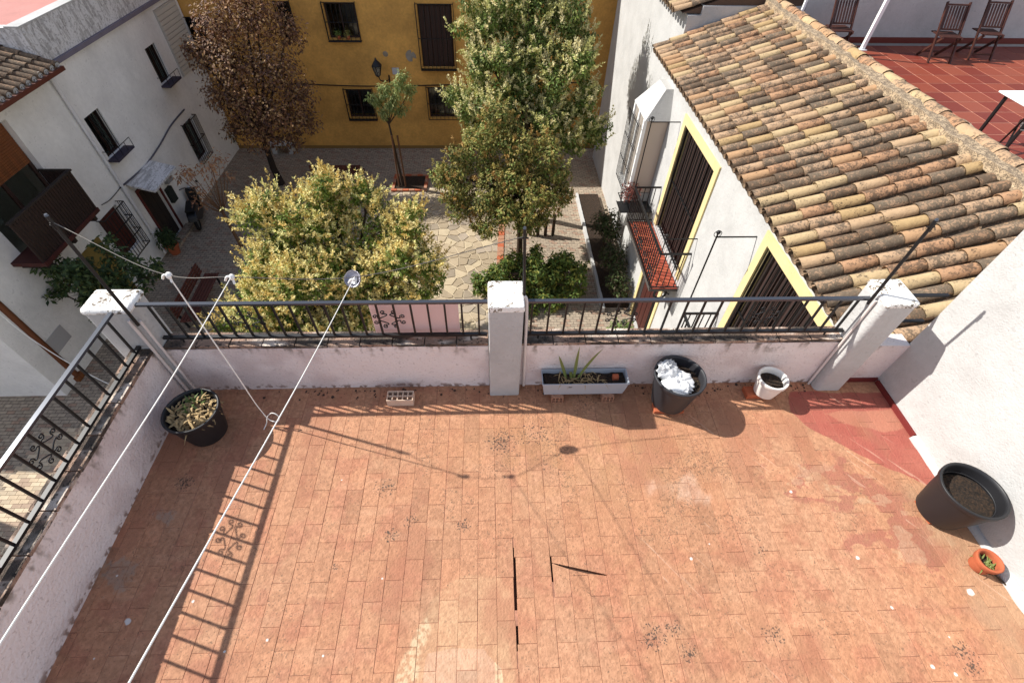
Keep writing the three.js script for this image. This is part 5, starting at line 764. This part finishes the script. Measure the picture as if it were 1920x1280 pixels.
{
  const cl = [[1000, 498, -11.3, 30], [950, 512, -11.2, 36], [1045, 500, -11.2, 36], [1085, 512, -11, 22], [1020, 535, -10.9, 40], [915, 530, -11, 26], [970, 545, -10.8, 34], [1075, 540, -10.8, 20], [935, 590, -10.5, 26], [985, 590, -10.4, 30], [1040, 560, -10.6, 26]].map((a) => blob(...a));
  tree('low_tree', 'low bright green tree behind the middle pillar', 'tree', [0.9, 0, -11], [0.9, .9, -11], cl, .06, { per: 800, size: .12, asp: .5, pal: [[.10, .16, .03], [.15, .21, .04], [.08, .12, .03], [.26, .26, .05]], shell: .7 }, MBark, 571);
}
for (const [i, [x, z, R, hh, c, lab]] of [[3.85, -10.6, .34, .9, 0, 'dark shrub in the facade planter near the street door'], [3.85, -11.6, .42, 1.1, 0, 'larger dark shrub in the facade planter under the window bay'], [3.7, -8.9, .34, .6, 1, 'leafy green shrub at the corner of the yellow framed street door'], [3.9, -13.2, .45, 1.2, 0, 'tall dark shrub at the far end of the facade planter']].entries()) {
  const t = thing('shrub', lab, 'shrub', [x, c ? 0 : .2, z], 'shrubs along the sunlit facade'); const cl = [[x, hh, z, R], [x + .12, hh - .25, z + .2, R * .8], [x - .1, hh - .2, z - .2, R * .75]]; part(t, 'stem', limbs([x, c ? 0 : .2, z], [x, hh - .3, z], cl, .025, 580 + i), MBark); part(t, 'foliage', leafCloud(rng(590 + i), cl, { per: 800, size: .1, asp: .5, pal: c ? [[.10, .16, .04], [.14, .2, .05]] : [[.05, .07, .025], [.09, .07, .04], [.07, .1, .03]], shell: .7 }), MLeaf);
}
{ // potted plants by the shaded street door and along the far wall
  const mk = (u, v, R, label) => { const b = un(u, v, 'y', 0), t = thing('potted_shrub', label, 'potted plant', [b.x, 0, b.z], 'potted plants by the shaded houses'); lpart(t, 'pot', lathe([[.001, 0], [.14, 0], [.2, .3], [.22, .3], [.22, .36], [.19, .36], [.18, .3], [.001, .28]], 20), MClay); lpart(t, 'foliage', leafCloud(rng(Math.round(u)), [[0, .6, 0, R], [.12, .75, .1, R * .7], [-.15, .7, 0, R * .7]], { per: 700, size: .12, asp: .4, pal: [[.04, .07, .025], [.06, .10, .03], [.03, .05, .02]], shell: .8 }), MLeaf); };
  mk(330, 474, .36, 'bushy potted plant beside the shaded street door'); mk(412, 296, .4, 'potted plant by the barred window at the far end'); mk(432, 282, .45, 'large potted plant in the corner by the ochre house');
}
for (const [i, [x, y, z]] of PLANTS.entries()) { const t = thing('potted_shrub', i ? 'yellowish plant behind the upper window grille of the ochre house' : 'green plant behind the upper window grille of the ochre house', 'potted plant', [x, y - .16, z]); lpart(t, 'pot', lathe([[.001, 0], [.06, 0], [.085, .12], [.07, .12], [.001, .1]], 14), MClay); lpart(t, 'foliage', leafCloud(rng(600 + i), [[0, .2, 0, .13]], { per: 1600, size: .07, asp: .5, pal: i ? [[.3, .28, .08]] : [[.16, .22, .05]], shell: .8 }), MLeaf); }
// ------------------------------------------------------------------ plaza furniture
function bench(label, at, ry, L) {
  const t = thing('park_bench', label, 'bench', at, 'benches in the plaza'); t.rotation.y = ry; const h = L / 2;
  for (let i = 0; i < 5; i++) lpart(t, 'seat_slat', rbx(-h, h, .42, .455, -.22 + i * .09, -.145 + i * .09, .008, 1), MBenchWood);
  for (let i = 0; i < 4; i++) lpart(t, 'back_slat', rbx(-h, h, .52 + i * .09, .595 + i * .09, -.28 - i * .015, -.25 - i * .015, .008, 1), MBenchWood);
  for (const s of [-1, 1]) lpart(t, 'leg', [sq(V(s * (h - .2), 0, .2), V(s * (h - .2), .415, .2), .045), sq(V(s * (h - .2), 0, -.22), V(s * (h - .2), .86, -.345), .045), sq(V(s * (h - .2), .395, -.25), V(s * (h - .2), .395, .22), .04)], MIron);
}
{ const a = un(640, 340, 'y', 0); bench('red-brown slatted bench facing away from the ochre house', [a.x, 0, a.z], Math.PI, 2.0); const b = un(388, 575, 'y', 0); bench('slatted bench seen through the railing next to the corner pillar', [b.x, 0, b.z], Math.PI / 2 + .05, 2.1); }
{ // planter edge round the young tree
  const b = un(765, 345, 'y', 0), t = thing('tree_pit', 'low brick tree pit around the young staked tree', 'tree pit', [b.x, 0, b.z]); const e = (x0, x1, z0, z1) => { const n = Math.max(1, Math.round(Math.max(x1 - x0, z1 - z0) / .25)); for (let i = 0; i < n; i++) lpart(t, 'edge_brick', x1 - x0 > z1 - z0 ? rbx(mix(x0, x1, i / n) + .004, mix(x0, x1, (i + 1) / n) - .004, 0, .1, z0, z1, .01, 1) : rbx(x0, x1, 0, .1, mix(z0, z1, i / n) + .004, mix(z0, z1, (i + 1) / n) - .004, .01, 1), i % 2 ? MBrick : MClay); };
  e(-.6, .8, -.62, -.5); e(-.6, .8, .5, .62); e(-.6, -.48, -.5, .5); e(.68, .8, -.5, .5); lpart(t, 'soil', bx(-.48, .68, 0.005, .06, -.5, .5), MSoil);
}
{ const a = un(1005, 444, 'y', 0); for (let i = 0; i < 4; i++) { const t = thing('wooden_bollard', ['wooden post next to the trunk of the olive leaved tree', 'second wooden post from the olive leaved tree trunk', 'third wooden post from the olive leaved tree trunk', 'last wooden post of the row, towards the facade planter'][i], 'post', [a.x + i * .27 - .2, 0, a.z - .1], 'row of wooden posts under the tree'); lpart(t, 'post', rod(V(0, 0, 0), V(0, .85, 0), .06, .055, 10), MBark); lpart(t, 'cap', rod(V(0, .85, 0), V(0, .875, 0), .055, .03, 10), MBark); } }
{ const a = un(535, 282, 'y', 0), t = thing('stone_seat', 'small pale stone seat at the foot of the ochre house', 'seat', [a.x, 0, a.z + .15]); lpart(t, 'seat', rbx(-.55, .55, .36, .46, -.16, .2, .02, 2), MWall); lpart(t, 'support', bx(-.45, -.25, 0, .358, -.12, .16), MWall); lpart(t, 'support', bx(.25, .45, 0, .358, -.12, .16), MWall); }
{ // motor scooter
  const b = un(372, 412, 'y', 0), t = thing('motor_scooter', 'dark motor scooter parked against the shaded white wall', 'scooter', [b.x + .1, 0, b.z]); t.rotation.y = 1.9; const blk = mat({ color: 0x141416, roughness: .35 }), tyre = mat({ color: 0x0c0c0c, roughness: .9 });
  for (const x of [-.62, .62]) { const w = lpart(t, 'wheel', new THREE.TorusGeometry(.2, .055, 8, 24).translate(x, .255, 0), tyre); lpart(w, 'rim', new THREE.CylinderGeometry(.14, .14, .05, 16).rotateX(Math.PI / 2).translate(x, .255, 0), mat({ color: 0x777777, metalness: .6, roughness: .4 })); }
  const s = new THREE.Shape(); s.moveTo(-.85, .5); s.quadraticCurveTo(-.8, .78, -.3, .76); s.lineTo(-.02, .72); s.lineTo(.04, .36); s.lineTo(.36, .33); s.lineTo(.45, .92); s.lineTo(.56, .95); s.lineTo(.6, .45); s.lineTo(.36, .22); s.lineTo(-.36, .26); s.quadraticCurveTo(-.7, .45, -.85, .5);
  lpart(t, 'body', new THREE.ExtrudeGeometry(s, { depth: .24, bevelEnabled: true, bevelSize: .03, bevelThickness: .04, bevelSegments: 2 }).translate(0, 0, -.12), blk); lpart(t, 'seat', rbx(-.78, -.05, .78, .86, -.15, .15, .035, 3), tyre);
  lpart(t, 'handlebar', tube([V(.42, 1.02, -.34), V(.48, 1.04, -.15), V(.52, 1.0, 0), V(.48, 1.04, .15), V(.42, 1.02, .34)], .018, 20, 6), blk); lpart(t, 'fork', rod(V(.62, .25, .08), V(.5, 1.0, .02), .03), mat({ color: 0x888888, metalness: .7, roughness: .3 })); lpart(t, 'headlamp', new THREE.SphereGeometry(.08, 12, 8).translate(.6, .98, 0), mat({ color: 0xb9bcbe, roughness: .2 })); for (const z of [-.3, .3]) lpart(t, 'mirror', [rod(V(.46, 1.03, z), V(.42, 1.22, z * 1.2), .008), new THREE.SphereGeometry(.05, 8, 6).scale(.4, 1, 1).translate(.42, 1.25, z * 1.2)], blk);
}
{ // timber pole against the near house
  const b = un(143, 708, 'y', 0), t = thing('timber_pole', 'tall brown timber pole in front of the shaded house with tile eave', 'pole', [b.x + .05, 0, b.z]); lpart(t, 'pole', rod(V(0, 0, 0), V(0.05, 6.4, .02), .085, .07, 10), wood(0x8a4f28)); lpart(t, 'cable', tube([V(.05, 4.6, .1), V(.3, 2, .3), V(1.4, .5, .6), V(2.2, .03, .7)], .012, 24, 5), MRope); lpart(t, 'foot_block', rbx(-.14, .14, 0, .14, -.14, .14, .02, 2), wood(0x9a5a28));
}
renderer.render(scene, camera);
